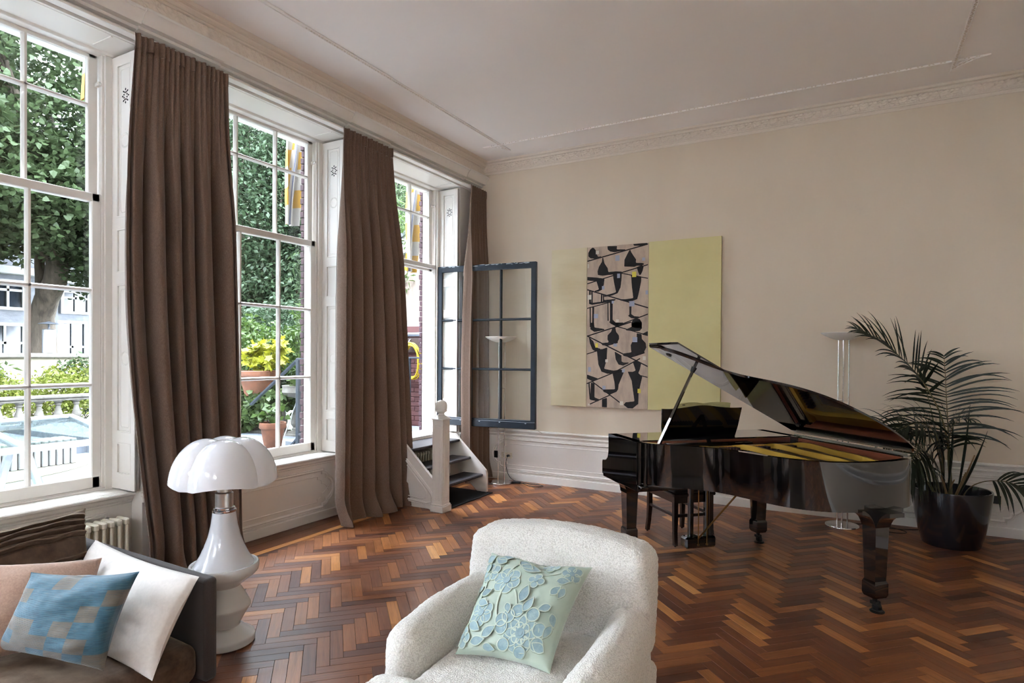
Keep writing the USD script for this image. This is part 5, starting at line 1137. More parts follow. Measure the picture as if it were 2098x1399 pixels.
PAINT_SQUARES = [([(1.602,2.892),(1.642,2.851)],'w'),
 ([(1.849,2.820),(1.901,2.755)],'b'),
 ([(2.174,2.771),(2.209,2.734)],'b'),
 ([(1.489,2.740),(1.515,2.690)],'w'),
 ([(1.872,2.602),(1.908,2.550)],'b'),
 ([(2.055,2.614),(2.105,2.551)],'y'),
 ([(1.682,2.465),(1.714,2.423)],'b'),
 ([(1.500,2.366),(1.550,2.309)],'w'),
 ([(2.218,2.388),(2.247,2.342)],'b'),
 ([(2.024,2.271),(2.086,2.209)],'b'),
 ([(1.807,2.283),(1.834,2.251)],'b'),
 ([(1.582,2.133),(1.635,2.080)],'b'),
 ([(1.862,2.060),(1.897,2.028)],'w'),
 ([(2.065,1.848),(2.123,1.789)],'b'),
 ([(1.604,1.780),(1.637,1.726)],'y'),
 ([(1.833,1.774),(1.877,1.738)],'b'),
 ([(1.731,1.586),(1.767,1.550)],'w'),
 ([(2.190,1.625),(2.226,1.580)],'w'),
 ([(1.512,1.490),(1.549,1.433)],'b'),
 ([(1.940,1.473),(1.975,1.433)],'b'),
 ([(1.698,1.268),(1.736,1.224)],'b'),
 ([(2.131,1.245),(2.169,1.195)],'y'),
 ([(1.916,1.091),(1.959,1.045)],'w'),
 ([(1.512,1.045),(1.538,1.024)],'w')]
pa = thing("painting", "large three part painting of yellow fields beside a strip of black shapes", "painting", (2.04, -0.046, 1.97))
O = np.array([2.04, 0, 1.97])
pq = lambda d: (lambda v: np.stack([v[:, 0] - O[0], -v[:, 2] - d, v[:, 1] - O[2]], 1))
obj("canvas", MB().prism(sg.box(1.015, 1.005, 1.488, 2.943), 0.040, pq(-0.040)), "canvas_cream", pa)
obj("canvas", MB().prism(sg.box(1.492, 1.008, 2.250, 2.940), 0.038, pq(-0.040)), "canvas_pinkish", pa)
obj("canvas", MB().prism(sg.box(2.254, 1.008, 3.060, 2.946), 0.042, pq(-0.040)), "canvas_yellow", pa)
CLIP = sg.box(1.494, 1.012, 2.248, 2.937)
def rough(pts, s=0.004, seed=0):
    q = sg.Polygon(pts).buffer(0).buffer(0.012).buffer(-0.012).buffer(-0.006).buffer(0.006); return q.intersection(CLIP)
fig = MB()
for p in PAINT_BLACK: fig.prism(rough(p), 0.0006, pq(-0.002))
tag(obj("black_shape", fig, "charcoal", pa), kind="stuff")
fig = MB()
for p, w in PAINT_LINES: fig.prism(sg.LineString(p).buffer(w / 2 * 1.15).intersection(CLIP), 0.0005, pq(-0.0015))
tag(obj("black_line", fig, "charcoal", pa), kind="stuff")
for (a, b), c in PAINT_SQUARES: obj("painted_square", MB().prism(sg.box(*np.minimum(a, b), *np.maximum(a, b)).intersection(CLIP), 0.0006, pq(-0.0008)), {"w": "square_white", "b": "square_blue", "y": "square_yellow"}[c], pa)

# ================================================================ SOFA, CUSHIONS, ARMCHAIR
mk("boucle", {"tc": ("texture_coordinate", {}), "v": ("voronoi_texture", {"scale": 165.0, "feature": "smooth_f1", "smoothness": 0.4}), "n": ("noise_texture", {"scale": 120.0, "detail": 3.0, "distortion": 1.5}),
    "ad": ("math", {"math_type": "multiply_add", "value2": 0.9}), "r": ("rgb_ramp", {"ramp": [(0.2, lin((222, 217, 209))), (0.9, lin((190, 184, 174)))]}), "b": ("bump", {"strength": 0.7, "distance": 0.006, "invert": True}),
    "p": ("principled_bsdf", {"roughness": 1.0, "sheen_weight": 0.4, "sheen_roughness": 0.6, "specular_ior_level": 0.1})},
   [("tc.object", "v.vector"), ("tc.object", "n.vector"), ("v.distance", "ad.value1"), ("n.fac", "ad.value3"), ("ad.value", "b.height"), ("v.distance", "r.fac"), ("r.color", "p.base_color"), ("b.normal", "p.normal")], "p.BSDF")
mat("sofa_charcoal", lin((58, 50, 48)), 0.9, lin((48, 42, 40)), (200, 200, 200), bump=((500, 500, 500), 0.3, 0.001), sheen_weight=0.2)
mk("velvet_brown", {"tc": ("texture_coordinate", {}), "n": ("noise_texture", {"scale": 14.0, "detail": 5.0, "roughness": 0.65}), "r": ("rgb_ramp", {"ramp": [(0.3, lin((62, 46, 36))), (0.7, lin((98, 80, 66)))]}), "lw": ("layer_weight", {"blend": 0.35}),
    "b": ("bump", {"strength": 0.3, "distance": 0.004}), "p": ("principled_bsdf", {"roughness": 0.75, "sheen_weight": 0.9, "sheen_roughness": 0.35, "sheen_tint": lin((200, 180, 156)), "specular_ior_level": 0.2})},
   [("tc.object", "n.vector"), ("n.fac", "r.fac"), ("r.color", "p.base_color"), ("n.fac", "b.height"), ("b.normal", "p.normal")], "p.BSDF")
mat("cotton_white", lin((222, 216, 210)), 0.9, lin((214, 208, 202)), (60, 60, 60), bump=((380, 380, 380), 0.25, 0.001), sheen_weight=0.15)
mat("felt_beige", lin((176, 142, 122)), 0.95, lin((158, 126, 108)), (120, 120, 120), bump=((320, 320, 320), 0.5, 0.002), sheen_weight=0.5)
mat("sage_silk", lin((166, 178, 162)), 0.55, lin((152, 168, 154)), (5, 5, 5), bump=((420, 420, 420), 0.15, 0.001), sheen_weight=0.2)
mat("applique_blue", lin((118, 144, 150)), 0.9, lin((140, 162, 164)), (50, 50, 50), bump=((160, 160, 160), 0.5, 0.002), sheen_weight=0.5)
mat("cord_sage", lin((176, 188, 172)), 0.7)
mk("blue_check", {"uv": ("uvmap", {"attribute": "st"}), "ms": ("mapping", {"scale": (6.0, 6.0, 1)}), "fl": ("vector_math", {"math_type": "floor"}), "wn": ("white_noise_texture", {"dimensions": "2D"}), "st": ("math", {"math_type": "greater_than", "value2": 0.52}),
    "m2": ("mapping", {"scale": (8, 150, 1)}), "n2": ("noise_texture", {"scale": 1.0, "detail": 4.0, "roughness": 0.7}), "bl": ("rgb_ramp", {"ramp": [(0.35, lin((26, 64, 84))), (0.55, lin((44, 98, 120))), (0.72, lin((92, 96, 92)))]}), "gy": ("rgb_ramp", {"ramp": [(0.3, lin((74, 72, 66))), (0.5, lin((104, 96, 84))), (0.7, lin((48, 78, 92)))]}),
    "mx": ("mix_color", {}), "w": ("wave_texture", {"bands_direction": "y", "scale": 30.0}), "b": ("bump", {"strength": 0.35, "distance": 0.002}), "p": ("principled_bsdf", {"roughness": 0.6, "sheen_weight": 0.35})},
   [("uv.UV", "ms.vector"), ("ms.vector", "fl.vector1"), ("fl.vector", "wn.vector"), ("wn.value", "st.value1"), ("uv.UV", "m2.vector"), ("m2.vector", "n2.vector"), ("n2.fac", "bl.fac"), ("n2.fac", "gy.fac"), ("st.value", "mx.fac"),
    ("gy.color", "mx.a"), ("bl.color", "mx.b"), ("mx.result", "p.base_color"), ("uv.UV", "w.vector"), ("w.fac", "b.height"), ("b.normal", "p.normal")], "p.BSDF")

def soft_block(lo, hi, r, seed, puff=0.0, res=0.022, wob=0.004, taper=None):
    """rounded upholstered block as a dense mesh"""
    lo, hi = np.array(lo, float), np.array(hi, float); r = min(r, *((hi - lo) / 2.02))
    s = manifold3d.Manifold.sphere(r, 28)
    m = manifold3d.Manifold.batch_hull([s.translate([(lo, hi)[i][0] + (r, -r)[i], (lo, hi)[j][1] + (r, -r)[j], (lo, hi)[k][2] + (r, -r)[k]]) for i in (0, 1) for j in (0, 1) for k in (0, 1)])
    m = m.refine_to_length(res); me = m.to_mesh(); v, f = np.array(me.vert_properties[:, :3]), np.array(me.tri_verts)
    c = (lo + hi) / 2; q = (v - c) / ((hi - lo) / 2)
    if puff:
        for ax in range(3):
            o = [a for a in range(3) if a != ax]; k = np.prod([np.clip(1 - q[:, a] ** 2, 0, 1) for a in o], 0)
            v[:, ax] += np.sign(q[:, ax]) * puff * k * np.clip(np.abs(q[:, ax]) * 1.5 - 0.5, 0, 1)
    if taper is not None: v = taper(v, q)
    t = trimesh.Trimesh(v, f, process=False); n = np.array(t.vertex_normals)
    return v + n * (meshkit.fbm(v * 7, 3, seed) - 0.5)[:, None] * wob * 2, f
def fuzz(v, f, seed, a=0.0035, s=75):
    n = np.array(trimesh.Trimesh(v, f, process=False).vertex_normals); return v + n * (meshkit.noise(v * s, seed) - 0.5)[:, None] * 2 * a, f

# ---- armchair
AX, AY = 3.19, -4.95
ac = thing("armchair", "white looped wool armchair with a low back holding the floral cushion", "armchair", (AX, AY, 0))
def back_taper(v, q):
    v = v.copy(); v[:, 1] += 0.05 * np.clip((v[:, 2] - 0.45) / 0.4, 0, 1) + 0.035 * (q[:, 0] ** 2) * -1.0
    top = np.clip(q[:, 2], 0, 1); v[:, 2] -= 0.030 * (q[:, 0] ** 2) * top; v[:, 0] *= 1 + 0.01 * top; return v
obj("back", fuzz(*soft_block((-0.425, 0.30, 0.36), (0.405, 0.53, 0.840), 0.062, 1, 0.02, 0.011, 0.006, back_taper), 11), "boucle", ac, True)
def arm_taper(sx):
    def g(v, q):
        v = v.copy(); f = np.clip((0.35 - v[:, 1]) / 0.72, 0, 1.05); v[:, 2] -= 0.055 * f * np.clip((v[:, 2] - 0.25) / 0.35, 0, 1); v[:, 0] += sx * 0.025 * np.sin(PI * np.clip(f, 0, 1)) * np.clip((v[:, 2] - 0.2) / 0.4, 0, 1) - sx * 0.012 * (1 - f); return v
    return g
obj("arm", fuzz(*soft_block((-0.445, -0.30, 0.10), (-0.280, 0.42, 0.625), 0.082, 2, 0.012, 0.011, 0.006, arm_taper(-1)), 12), "boucle", ac, True)
obj("arm", fuzz(*soft_block((0.270, -0.30, 0.10), (0.430, 0.42, 0.605), 0.082, 3, 0.012, 0.011, 0.006, arm_taper(1)), 13), "boucle", ac, True)
obj("frame", fuzz(*soft_block((-0.42, -0.46, 0.09), (0.42, 0.50, 0.34), 0.05, 4, 0.0, 0.014, 0.004), 14), "boucle", ac, True)
def seat_shape(v, q):
    v = v.copy(); k = np.clip(1 - q[:, 0] ** 2, 0, 1) * np.clip(1 - q[:, 1] ** 2, 0, 1); up = np.clip(q[:, 2], 0, 1)
    v[:, 2] += up * (0.030 * k + 0.016 * np.sin(9 * v[:, 0] + 6 * v[:, 1]) * k + 0.010 * np.sin(17 * v[:, 1] - 8 * v[:, 0]) * k); return v
a, fa = soft_block((-0.285, -0.40, 0.28), (0.285, 0.36, 0.445), 0.06, 5, 0.0, 0.012, 0.008, seat_shape)
b, fb = soft_block((-0.425, -0.56, 0.28), (0.425, -0.315, 0.445), 0.06, 6, 0.0, 0.012, 0.008, seat_shape)
seat = manifold3d.Manifold(manifold3d.Mesh(a.astype(np.float32), fa.astype(np.uint32))) + manifold3d.Manifold(manifold3d.Mesh(b.astype(np.float32), fb.astype(np.uint32)))
me = seat.refine_to_length(0.012).to_mesh(); sv, sf = np.array(me.vert_properties[:, :3], float), np.array(me.tri_verts)
tm = trimesh.Trimesh(sv, sf, process=True); trimesh.smoothing.filter_taubin(tm, iterations=12)
obj("seat_cushion", fuzz(np.array(tm.vertices), np.array(tm.faces), 15), "boucle", ac, True)
for x in (-0.36, 0.36):
    for y in (-0.40, 0.44): obj("foot", MB().box((x - .03, y - .03, 0), (x + .03, y + .03, 0.11), 0.004), "stool_wood", ac)

# ---- cushions: a puffed patch between four corners
def cushion_surf(C, th, seed, n=44, pinch=0.055, crease=0.012, dent=None):
    """C: corners in order top left, top right, bottom right, bottom left (world). Returns a closed mesh, st, and a function (u, v) -> front point, normal"""
    C = np.array(C, float); u, v = np.meshgrid(np.linspace(0, 1, n), np.linspace(0, 1, n), indexing="ij")
    def base(u, v):
        uu, vv = u[..., None], v[..., None]
        p = C[0] * (1 - uu) * (1 - vv) + C[1] * uu * (1 - vv) + C[2] * uu * vv + C[3] * (1 - uu) * vv
        c = p * 0 + C.mean(0); e = np.maximum(4 * uu * (1 - uu), 0) * (1 - np.abs(2 * vv - 1)) ** 0 * np.abs(2 * vv - 1) ** 6 + np.maximum(4 * vv * (1 - vv), 0) * np.abs(2 * uu - 1) ** 6
        return p + (c - p) * pinch * 2 * e
    N = np.cross(C[1] - C[0], C[3] - C[0]); N /= np.linalg.norm(N); N = -N
    def bulge(u, v):
        s = np.clip(1 - (2 * u - 1) ** 2, 0, 1) * np.clip(1 - (2 * v - 1) ** 2, 0, 1); h = th * s ** 0.42
        k = meshkit.fbm(np.stack([u * 4 + seed, v * 4, u * 0 + seed], -1), 3, seed) - 0.5
        h = h + crease * k * s ** 0.3 * 2 + 0.35 * crease * np.sin(9 * (u + v) + 5 * k) * np.exp(-((np.hypot(np.minimum(u, 1 - u), np.minimum(v, 1 - v)) - 0.15) / 0.12) ** 2)
        if dent is not None: h = h - dent[2] * np.exp(-(((u - dent[0]) / 0.13) ** 2 + ((v - dent[1]) / 0.16) ** 2))
        return h
    A = base(u, v) + bulge(u, v)[..., None] * N; B = base(u, v) - (th * 0.85 * (np.clip(1 - (2 * u - 1) ** 2, 0, 1) * np.clip(1 - (2 * v - 1) ** 2, 0, 1)) ** 0.42)[..., None] * N
    F = grid_faces(n, n); V = np.vstack([A.reshape(-1, 3), B.reshape(-1, 3)]); st = np.stack([u, v], -1).reshape(-1, 2)
    front = lambda U, W, off=0.0: base(np.asarray(U, float), np.asarray(W, float)) + (bulge(np.asarray(U, float), np.asarray(W, float)) + off)[..., None] * N
    return V, np.vstack([F[:, ::-1], F + n * n]), np.vstack([st, st]), front, N
def weld(V, F):
    t = trimesh.Trimesh(V, F, process=False); t.merge_vertices(digits_vertex=6); return np.array(t.vertices), np.array(t.faces)
def cushion(name, label, C, th, mtl, seed, parts=True, uv=False, **k):
    o = np.mean(C, axis=0); t = thing(name, label, "cushion", o); V, F, st, front, N = cushion_surf(np.array(C) - o, th, seed, **k)
    if uv: obj("cover", (V, F), mtl, t, True, st=st)
    else: obj("cover", weld(V, F), mtl, t, True)
    return t, front, N, o
# floral cushion on the armchair
FC = [(2.955, -4.76, 0.765), (3.415, -4.745, 0.775), (3.375, -5.055, 0.475), (2.985, -5.085, 0.465)]
fc, front, N, o = cushion("floral_cushion", "sage green cushion with blue flower appliques leaning in the white armchair", FC, 0.075, "sage_silk", 5, n=60, crease=0.006, dent=(0.62, 0.02, 0.03))
PUT = [0]
def on_cushion(poly, mtl, name, thick=0.0028, lift=0.0012):
    """a flat cut-out laid onto the cushion's front"""
    PUT[0] += 1; lift += 0.00004 * PUT[0]
    poly = poly.intersection(sg.box(0.012, 0.012, 0.988, 0.988))
    for g in getattr(poly, "geoms", [poly]):
        if g.is_empty or g.area < 1e-5: continue
        m = trimesh.creation.extrude_polygon(g.segmentize(0.02), 1.0, engine="earcut"); v = m.vertices
        for _ in range(0): pass
        V = front(v[:, 0], v[:, 1], 0.0) + N * (lift + (v[:, 2] > 0.5) * thick)[:, None] - N * 0.001
        obj(name, (V, m.faces), mtl, fc, 40)
def petal(cx, cy, L, w, a): return sg.Polygon([(cx + L * t * math.cos(a) - s * w * math.sin(PI * t ** 0.8) * math.sin(a), cy + L * t * math.sin(a) + s * w * math.sin(PI * t ** 0.8) * math.cos(a)) for s, T in ((1, np.linspace(0, 1, 9)), (-1, np.linspace(1, 0, 9)[1:-1])) for t in T])
def cord(pts, w=0.008, name="stem_cord"): on_cushion(sg.LineString(spl(pts, 16)).buffer(w), "cord_sage", name, 0.005)
def flower(cx, cy, r, n, a0=0.0, core=True):
    for i in range(n):
        a = a0 + i * 2 * PI / n; p = sg.Point(cx + r * 0.62 * math.cos(a), cy + r * 0.62 * math.sin(a)).buffer(r * 0.47, 8); on_cushion(p, "applique_blue", "flower_petal", 0.003)
        on_cushion(p.exterior.buffer(0.0045), "cord_sage", "petal_edge", 0.0038)
    if core: on_cushion(sg.Point(cx, cy).buffer(r * 0.28, 6), "applique_blue", "flower_centre", 0.006)
def leafp(cx, cy, L, w, deg):
    p = petal(cx, cy, L, w, math.radians(deg)); on_cushion(p, "applique_blue", "leaf", 0.003); on_cushion(p.exterior.buffer(0.004), "cord_sage", "leaf_edge", 0.004)
cord([(0.32, 0.34), (0.34, 0.20), (0.40, 0.12)]); cord([(0.40, 0.12), (0.34, 0.04), (0.28, 0.03)]); cord([(0.34, 0.40), (0.33, 0.52), (0.38, 0.68)]); cord([(0.46, 0.42), (0.53, 0.55), (0.55, 0.64)]); cord([(0.12, 0.34), (0.14, 0.45), (0.12, 0.55)]); cord([(0.62, 0.22), (0.74, 0.19), (0.86, 0.10)]); cord([(0.06, 0.60), (0.09, 0.70), (0.04, 0.80)])
flower(0.34, 0.33, 0.125, 6, 0.2); flower(0.13, 0.26, 0.095, 5, 0.6, False); flower(0.20, 0.66, 0.115, 6, 0.4); flower(0.62, 0.29, 0.07, 4, 0.1); flower(0.66, 0.78, 0.155, 8, 0.3); flower(0.66, 0.78, 0.085, 6, 0.1); flower(0.05, 0.88, 0.085, 5); flower(0.90, 0.14, 0.085, 5, 0.5); flower(0.68, 0.08, 0.08, 5, 0.2)
for p in ((0.50, 0.66), (0.46, 0.76), (0.57, 0.60), (0.72, 0.61), (0.82, 0.72), (0.84, 0.84), (0.52, 0.90), (0.70, 0.94), (0.44, 0.70)):
    q = sg.Point(*p).buffer(0.058, 8); on_cushion(q, "applique_blue", "flower_petal", 0.0025); on_cushion(q.exterior.buffer(0.0045), "cord_sage", "petal_edge", 0.0038)
for a in ((0.28, 0.03, 0.15, 0.04, 150), (0.38, 0.10, 0.17, 0.045, 25), (0.42, 0.15, 0.20, 0.05, 10), (0.25, 0.14, 0.14, 0.045, 200), (0.13, 0.50, 0.12, 0.035, -30), (0.12, 0.56, 0.13, 0.035, 10), (0.12, 0.42, 0.10, 0.03, 160), (0.44, 0.55, 0.10, 0.03, 60), (0.56, 0.52, 0.17, 0.045, -85), (0.62, 0.60, 0.15, 0.04, -70), (0.80, 0.40, 0.12, 0.035, -60), (0.85, 0.50, 0.12, 0.035, 150), (0.88, 0.56, 0.13, 0.035, 60), (0.80, 0.26, 0.12, 0.035, -20), (0.10, 0.76, 0.15, 0.04, 20), (0.16, 0.92, 0.16, 0.04, -15), (0.28, 0.86, 0.16, 0.04, -40), (0.30, 0.94, 0.14, 0.04, 10), (0.03, 0.05, 0.12, 0.05, 60), (0.06, 0.16, 0.11, 0.03, 70), (0.90, 0.30, 0.12, 0.035, 100), (0.92, 0.66, 0.13, 0.035, 110), (0.92, 0.88, 0.13, 0.04, -160), (0.04, 0.42, 0.12, 0.03, 95)): leafp(*a)

# ---- sofa
sf_ = thing("sofa", "dark charcoal sofa with a thin slab arm and loose brown velvet seat", "sofa", (0.95, -6.3, 0))
S0 = np.array([0.95, -6.3, 0])
def sb(name, lo, hi, r, mtl, seed, **k): obj(name, soft_block(np.array(lo) - S0, np.array(hi) - S0, r, seed, **k), mtl, sf_, True)
def arm_slope(v, q): v = v.copy(); v[:, 2] += 0.012 * (0.0 - q[:, 0]) * np.clip(q[:, 2], 0, 1); return v
sb("arm", (0.30, -5.165, 0.02), (1.585, -5.095, 0.535), 0.022, "sofa_charcoal", 1, res=0.03, wob=0.001, taper=arm_slope)
sb("arm", (0.30, -7.76, 0.02), (1.585, -7.69, 0.535), 0.022, "sofa_charcoal", 2, res=0.05, wob=0.001)
sb("back", (0.26, -7.70, 0.02), (0.38, -5.16, 0.53), 0.03, "sofa_charcoal", 3, res=0.05, wob=0.001)
sb("base", (0.36, -7.70, 0.0), (1.45, -5.165, 0.06), 0.02, "sofa_charcoal", 4, res=0.06, wob=0.001)
for y0, y1 in ((-6.42, -5.17), (-7.69, -6.44)): sb("seat_cushion", (0.40, y0, 0.02), (1.555, y1, 0.215), 0.06, "velvet_brown", 7, puff=0.02, res=0.025, wob=0.012)
def pleats(name, C, th, seed, rows, label):
    """velvet cushion with sewn pleats: soft ridges across it"""
    o = np.mean(C, axis=0); t = thing(name, label, "cushion", o); C = np.array(C) - o; n, m = 60, 120
    V, F, st, front, N = cushion_surf(C, th, seed, n=90, crease=0.012)
    k = st[:, 1]; ridge = np.zeros(len(k))
    for r0 in rows:
        w = 0.020; c = r0 + 0.012 * np.sin(7 * st[:, 0] + 9 * r0) + 0.008 * np.sin(19 * st[:, 0] + 30 * r0); ridge += 0.022 * np.exp(-((k - c) / w) ** 2) - 0.016 * np.exp(-((k - c - 0.034) / 0.011) ** 2)
    edge = np.clip(np.minimum(st[:, 0], 1 - st[:, 0]) / 0.06, 0, 1)
    V = V + N * (ridge * edge * np.where(np.arange(len(k)) < len(k) // 2, 1, -1))[:, None]
    obj("cover", weld(V, F), "velvet_brown", t, True); return t
pleats("velvet_cushion", [(0.62, -5.75, 0.742), (0.565, -5.190, 0.752), (0.72, -5.235, 0.36), (0.82, -5.80, 0.36)], 0.10, 3, (0.07, 0.15, 0.23, 0.31, 0.62, 0.71), "brown velvet cushion with sewn pleats at the back of the sofa")
cushion("white_cushion", "large plain white cushion leaning on the sofa arm", [(0.715, -5.215, 0.605), (1.575, -5.190, 0.548), (1.66, -5.470, 0.195), (0.80, -5.50, 0.23)], 0.085, "cotton_white", 9, n=60, crease=0.018, pinch=0.04)
cushion("beige_cushion", "fuzzy beige cushion between the blue cushion and the pleated velvet one", [(0.70, -5.80, 0.640), (1.00, -5.330, 0.585), (1.20, -5.45, 0.26), (0.95, -5.95, 0.26)], 0.085, "felt_beige", 12, n=56, crease=0.012)
cushion("blue_cushion", "blue and grey woven check cushion at the front of the sofa", [(1.060, -5.665, 0.625), (1.455, -5.405, 0.618), (1.53, -5.60, 0.262), (0.98, -5.77, 0.30)], 0.10, "blue_check", 15, n=60, crease=0.016, uv=True, dent=(0.5, 0.0, 0.035))

# ================================================================ THE POTTED PALM
mat("pot_black", lin((22, 21, 30)), 0.16, coat_weight=0.6, coat_roughness=0.05)
leaf_mat("palm_leaf", lin((28, 38, 22)), lin((58, 70, 38)), 0.15, 0.38)
mat("palm_stalk", lin((84, 88, 52)), 0.6, lin((122, 98, 66)), (10, 10, 3))
mat("palm_husk", lin((150, 122, 88)), 0.9)
PX, PY = 5.09, -0.50
pp = thing("plant_pot", "tall glossy black plant pot in the corner of the room", "pot", (PX, PY, 0))
obj("body", MB().lathe([(0, 0), (0.205, 0), (0.215, 0.008), (0.245, 0.12), (0.275, 0.28), (0.292, 0.42), (0.297, 0.478), (0.293, 0.486), (0.280, 0.484), (0.276, 0.46), (0.262, 0.36), (0, 0.355)], n=72), "pot_black", pp, 40)
obj("soil", MB().lathe([(0, 0.40), (0.266, 0.385), (0.27, 0.37), (0, 0.37)], n=36), "soil", pp)
pm_ = thing("palm", "potted palm with long arching feathery fronds in the black pot", "palm", (PX, PY, 0.38))
PO = np.array([PX, PY, 0.38]); rgp = np.random.default_rng(21)
def leaflet(base, dirn, L, w, sag, nrm, n=9, twist=0.0):
    """folded ribbon that droops under its own weight"""
    t = np.linspace(0, 1, n); d = dirn / np.linalg.norm(dirn); pts = [np.array(base, float)]; cur = d.copy()
    for i in range(n - 1):
        cur = cur + np.array([0, 0, -sag]) * (0.3 + 1.4 * t[i]) / n * 2; cur /= np.linalg.norm(cur); pts.append(pts[-1] + cur * L / (n - 1))
    p = np.array(pts); tg = np.gradient(p, axis=0); tg /= np.linalg.norm(tg, axis=1, keepdims=True); sd = np.cross(tg, nrm); sd /= np.maximum(np.linalg.norm(sd, axis=1, keepdims=True), 1e-6); up = np.cross(sd, tg)
    ww = w * np.sin(PI * np.clip(0.06 + 0.94 * t ** 0.8, 0, 1)) ** 0.6 * (1 - t ** 3) ** 0.5 + 0.0006
    Lf, Rt = p - sd * ww[:, None] - up * ww[:, None] * -0.25, p + sd * ww[:, None] - up * ww[:, None] * -0.25
    V = np.stack([Lf, p, Rt], 1).reshape(-1, 3); F = []
    for i in range(n - 1):
        a = 3 * i; F += [(a, a + 1, a + 4), (a, a + 4, a + 3), (a + 1, a + 2, a + 5), (a + 1, a + 5, a + 4)]
    return V, np.array(F)
def frond(pts, n, L, w, start, ang=(65, 28), sag=0.55, r=0.008, nrm=(0, -0.4, 0.9), fold=0.0, sides=(1, 1), lseed=0, tip=0.55):
    q = spl(np.array(pts) - PO, 60); k = np.random.default_rng(lseed)
    st = obj("frond", MB().tube(q[::2], np.linspace(r, r * 0.25, 30), 8), "palm_stalk", pm_, True)
    tg = np.gradient(q, axis=0); tg /= np.linalg.norm(tg, axis=1, keepdims=True)
    for i in range(n):
        t = start + (0.995 - start) * i / (n - 1); j = int(t * 59); s = (t - start) / (1 - start)
        N = np.array(nrm, float); N -= tg[j] * (N @ tg[j]); N /= np.linalg.norm(N); S = np.cross(tg[j], N)
        a = math.radians(ang[0] * (1 - s) + ang[1] * s + k.uniform(-7, 7)); LL = L * (0.55 + 0.45 * math.sin(PI * min(1, 0.25 + 0.8 * s))) * (1 if s < 0.7 else 1 - (s - 0.7) / 0.3 * (1 - tip)) * k.uniform(0.88, 1.1)
        for sg_ in (1, -1):
            if not sides[0 if sg_ > 0 else 1]: continue
            if k.uniform() < 0.04: continue
            d = tg[j] * math.cos(a) + S * sg_ * math.sin(a) + N * (0.25 + fold + k.uniform(-.1, .1))
            obj("leaflet", leaflet(q[j], d, LL, w * k.uniform(0.8, 1.15), sag * k.uniform(0.6, 1.35), N), "palm_leaf", st, True)
# tall frond leaning over the lamp; feather frond against the wall; drooping ones round the pot
frond([(5.08, -0.50, 0.40), (5.06, -0.56, 0.82), (5.01, -0.62, 1.08), (4.83, -0.68, 1.46), (4.69, -0.72, 1.63), (4.50, -0.74, 1.79), (4.34, -0.75, 1.88)], 22, 0.40, 0.010, 0.60, (52, 14), 0.42, 0.009, (0.45, -0.55, 0.75), 0.05, lseed=2)
frond([(5.10, -0.48, 0.40), (5.075, -0.44, 0.90), (5.06, -0.40, 1.25), (5.05, -0.37, 1.50), (5.04, -0.36, 1.66)], 24, 0.52, 0.0085, 0.42, (84, 48), 0.50, 0.008, (0.0, -0.95, 0.30), 0.0, lseed=3, tip=0.5)
frond([(5.05, -0.55, 0.40), (5.00, -0.66, 0.80), (4.92, -0.80, 1.02), (4.80, -0.95, 1.08), (4.66, -1.06, 1.02), (4.56, -1.12, 0.93)], 19, 0.40, 0.0115, 0.42, (62, 26), 0.95, 0.008, (0.3, -0.45, 0.85), lseed=4)
frond([(5.02, -0.58, 0.40), (4.93, -0.78, 0.66), (4.83, -0.95, 0.78), (4.74, -1.08, 0.72), (4.70, -1.16, 0.58)], 17, 0.42, 0.0125, 0.36, (55, 20), 1.25, 0.007, (0.3, -0.5, 0.8), lseed=5)
frond([(5.00, -0.50, 0.40), (4.86, -0.60, 0.78), (4.74, -0.68, 0.98), (4.60, -0.74, 1.03), (4.47, -0.78, 0.99)], 16, 0.36, 0.010, 0.40, (60, 24), 0.7, 0.007, (0.2, -0.4, 0.9), lseed=6)
frond([(5.00, -0.58, 0.40), (4.90, -0.82, 0.72), (4.82, -1.00, 0.86), (4.76, -1.14, 0.82), (4.73, -1.24, 0.70)], 20, 0.40, 0.012, 0.34, (60, 22), 1.35, 0.007, (0.3, -0.5, 0.8), lseed=15)
frond([(4.98, -0.54, 0.40), (4.84, -0.70, 0.66), (4.72, -0.82, 0.74), (4.60, -0.90, 0.66), (4.54, -0.96, 0.52)], 18, 0.40, 0.0115, 0.36, (58, 22), 1.3, 0.007, (0.3, -0.5, 0.8), lseed=16)
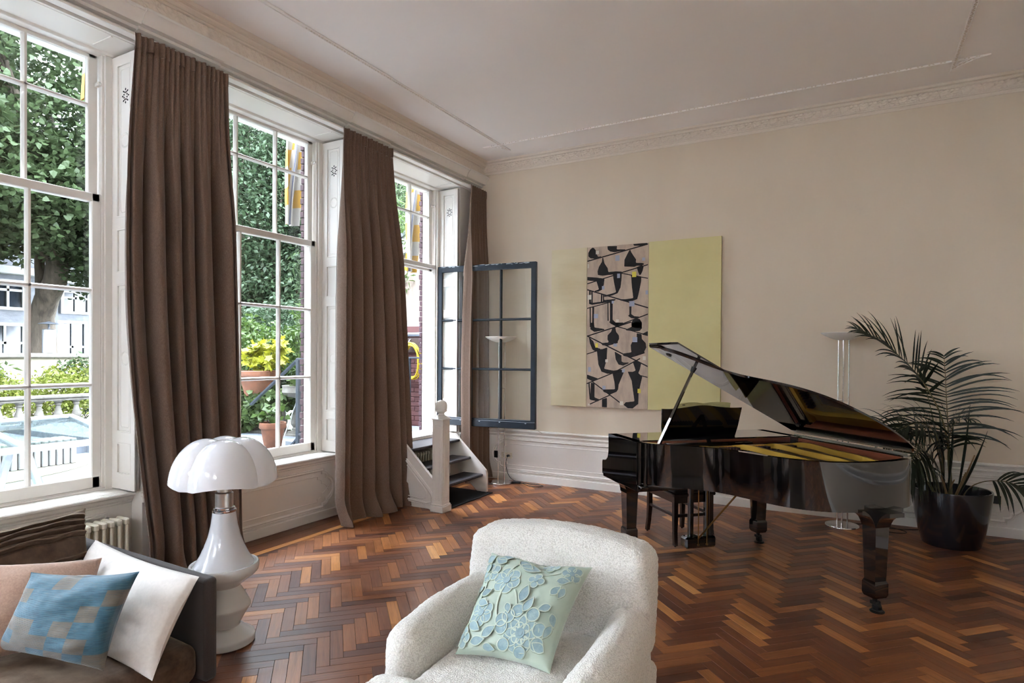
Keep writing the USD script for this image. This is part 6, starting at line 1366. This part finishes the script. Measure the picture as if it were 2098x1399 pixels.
frond([(5.04, -0.54, 0.40), (4.96, -0.66, 0.86), (4.86, -0.78, 1.00), (4.74, -0.88, 0.98)], 15, 0.34, 0.011, 0.45, (60, 24), 1.0, 0.007, (0.3, -0.4, 0.8), lseed=17)
frond([(5.16, -0.56, 0.40), (5.27, -0.66, 0.585), (5.38, -0.72, 0.62), (5.50, -0.76, 0.60), (5.58, -0.78, 0.52)], 11, 0.34, 0.0125, 0.55, (60, 24), 1.0, 0.006, (-0.1, -0.5, 0.85), lseed=7)
frond([(5.07, -0.54, 0.40), (5.05, -0.62, 0.75), (5.06, -0.70, 1.00), (5.10, -0.76, 1.10), (5.18, -0.82, 1.12)], 13, 0.30, 0.0095, 0.55, (60, 24), 0.8, 0.006, (0.1, -0.4, 0.9), lseed=8)
frond([(5.06, -0.46, 0.40), (4.99, -0.42, 0.90), (4.93, -0.44, 1.22), (4.88, -0.48, 1.42), (4.85, -0.52, 1.52)], 5, 0.26, 0.016, 0.80, (40, 15), 0.15, 0.007, (0.2, -0.8, 0.5), 0.2, lseed=9)
for a, b in (((5.12, -0.54, 0.40), (5.20, -0.62, 1.24)), ((5.12, -0.55, 0.40), (5.315, -0.66, 1.02)), ((5.05, -0.56, 0.40), (5.075, -0.70, 1.16)), ((5.03, -0.56, 0.40), (4.97, -0.72, 1.20))):
    s = spl([np.array(a) - PO, (np.array(a) + b) / 2 - PO + (0.01, 0, 0), np.array(b) - PO], 14); obj("spear_leaf", MB().tube(s, np.r_[np.linspace(0.006, 0.011, 7), np.linspace(0.011, 0.001, 7)], 7), "palm_leaf", pm_, True)
for a, b in (((5.06, -0.56, 0.40), (5.00, -0.66, 0.62)), ((5.10, -0.57, 0.40), (5.17, -0.66, 0.66)), ((5.12, -0.54, 0.40), (5.24, -0.58, 0.80)), ((5.04, -0.52, 0.40), (5.10, -0.60, 0.58))):
    obj("old_stalk", MB().tube([np.array(a) - PO, np.array(b) - PO], [0.012, 0.005], 7), "palm_husk", pm_, True)
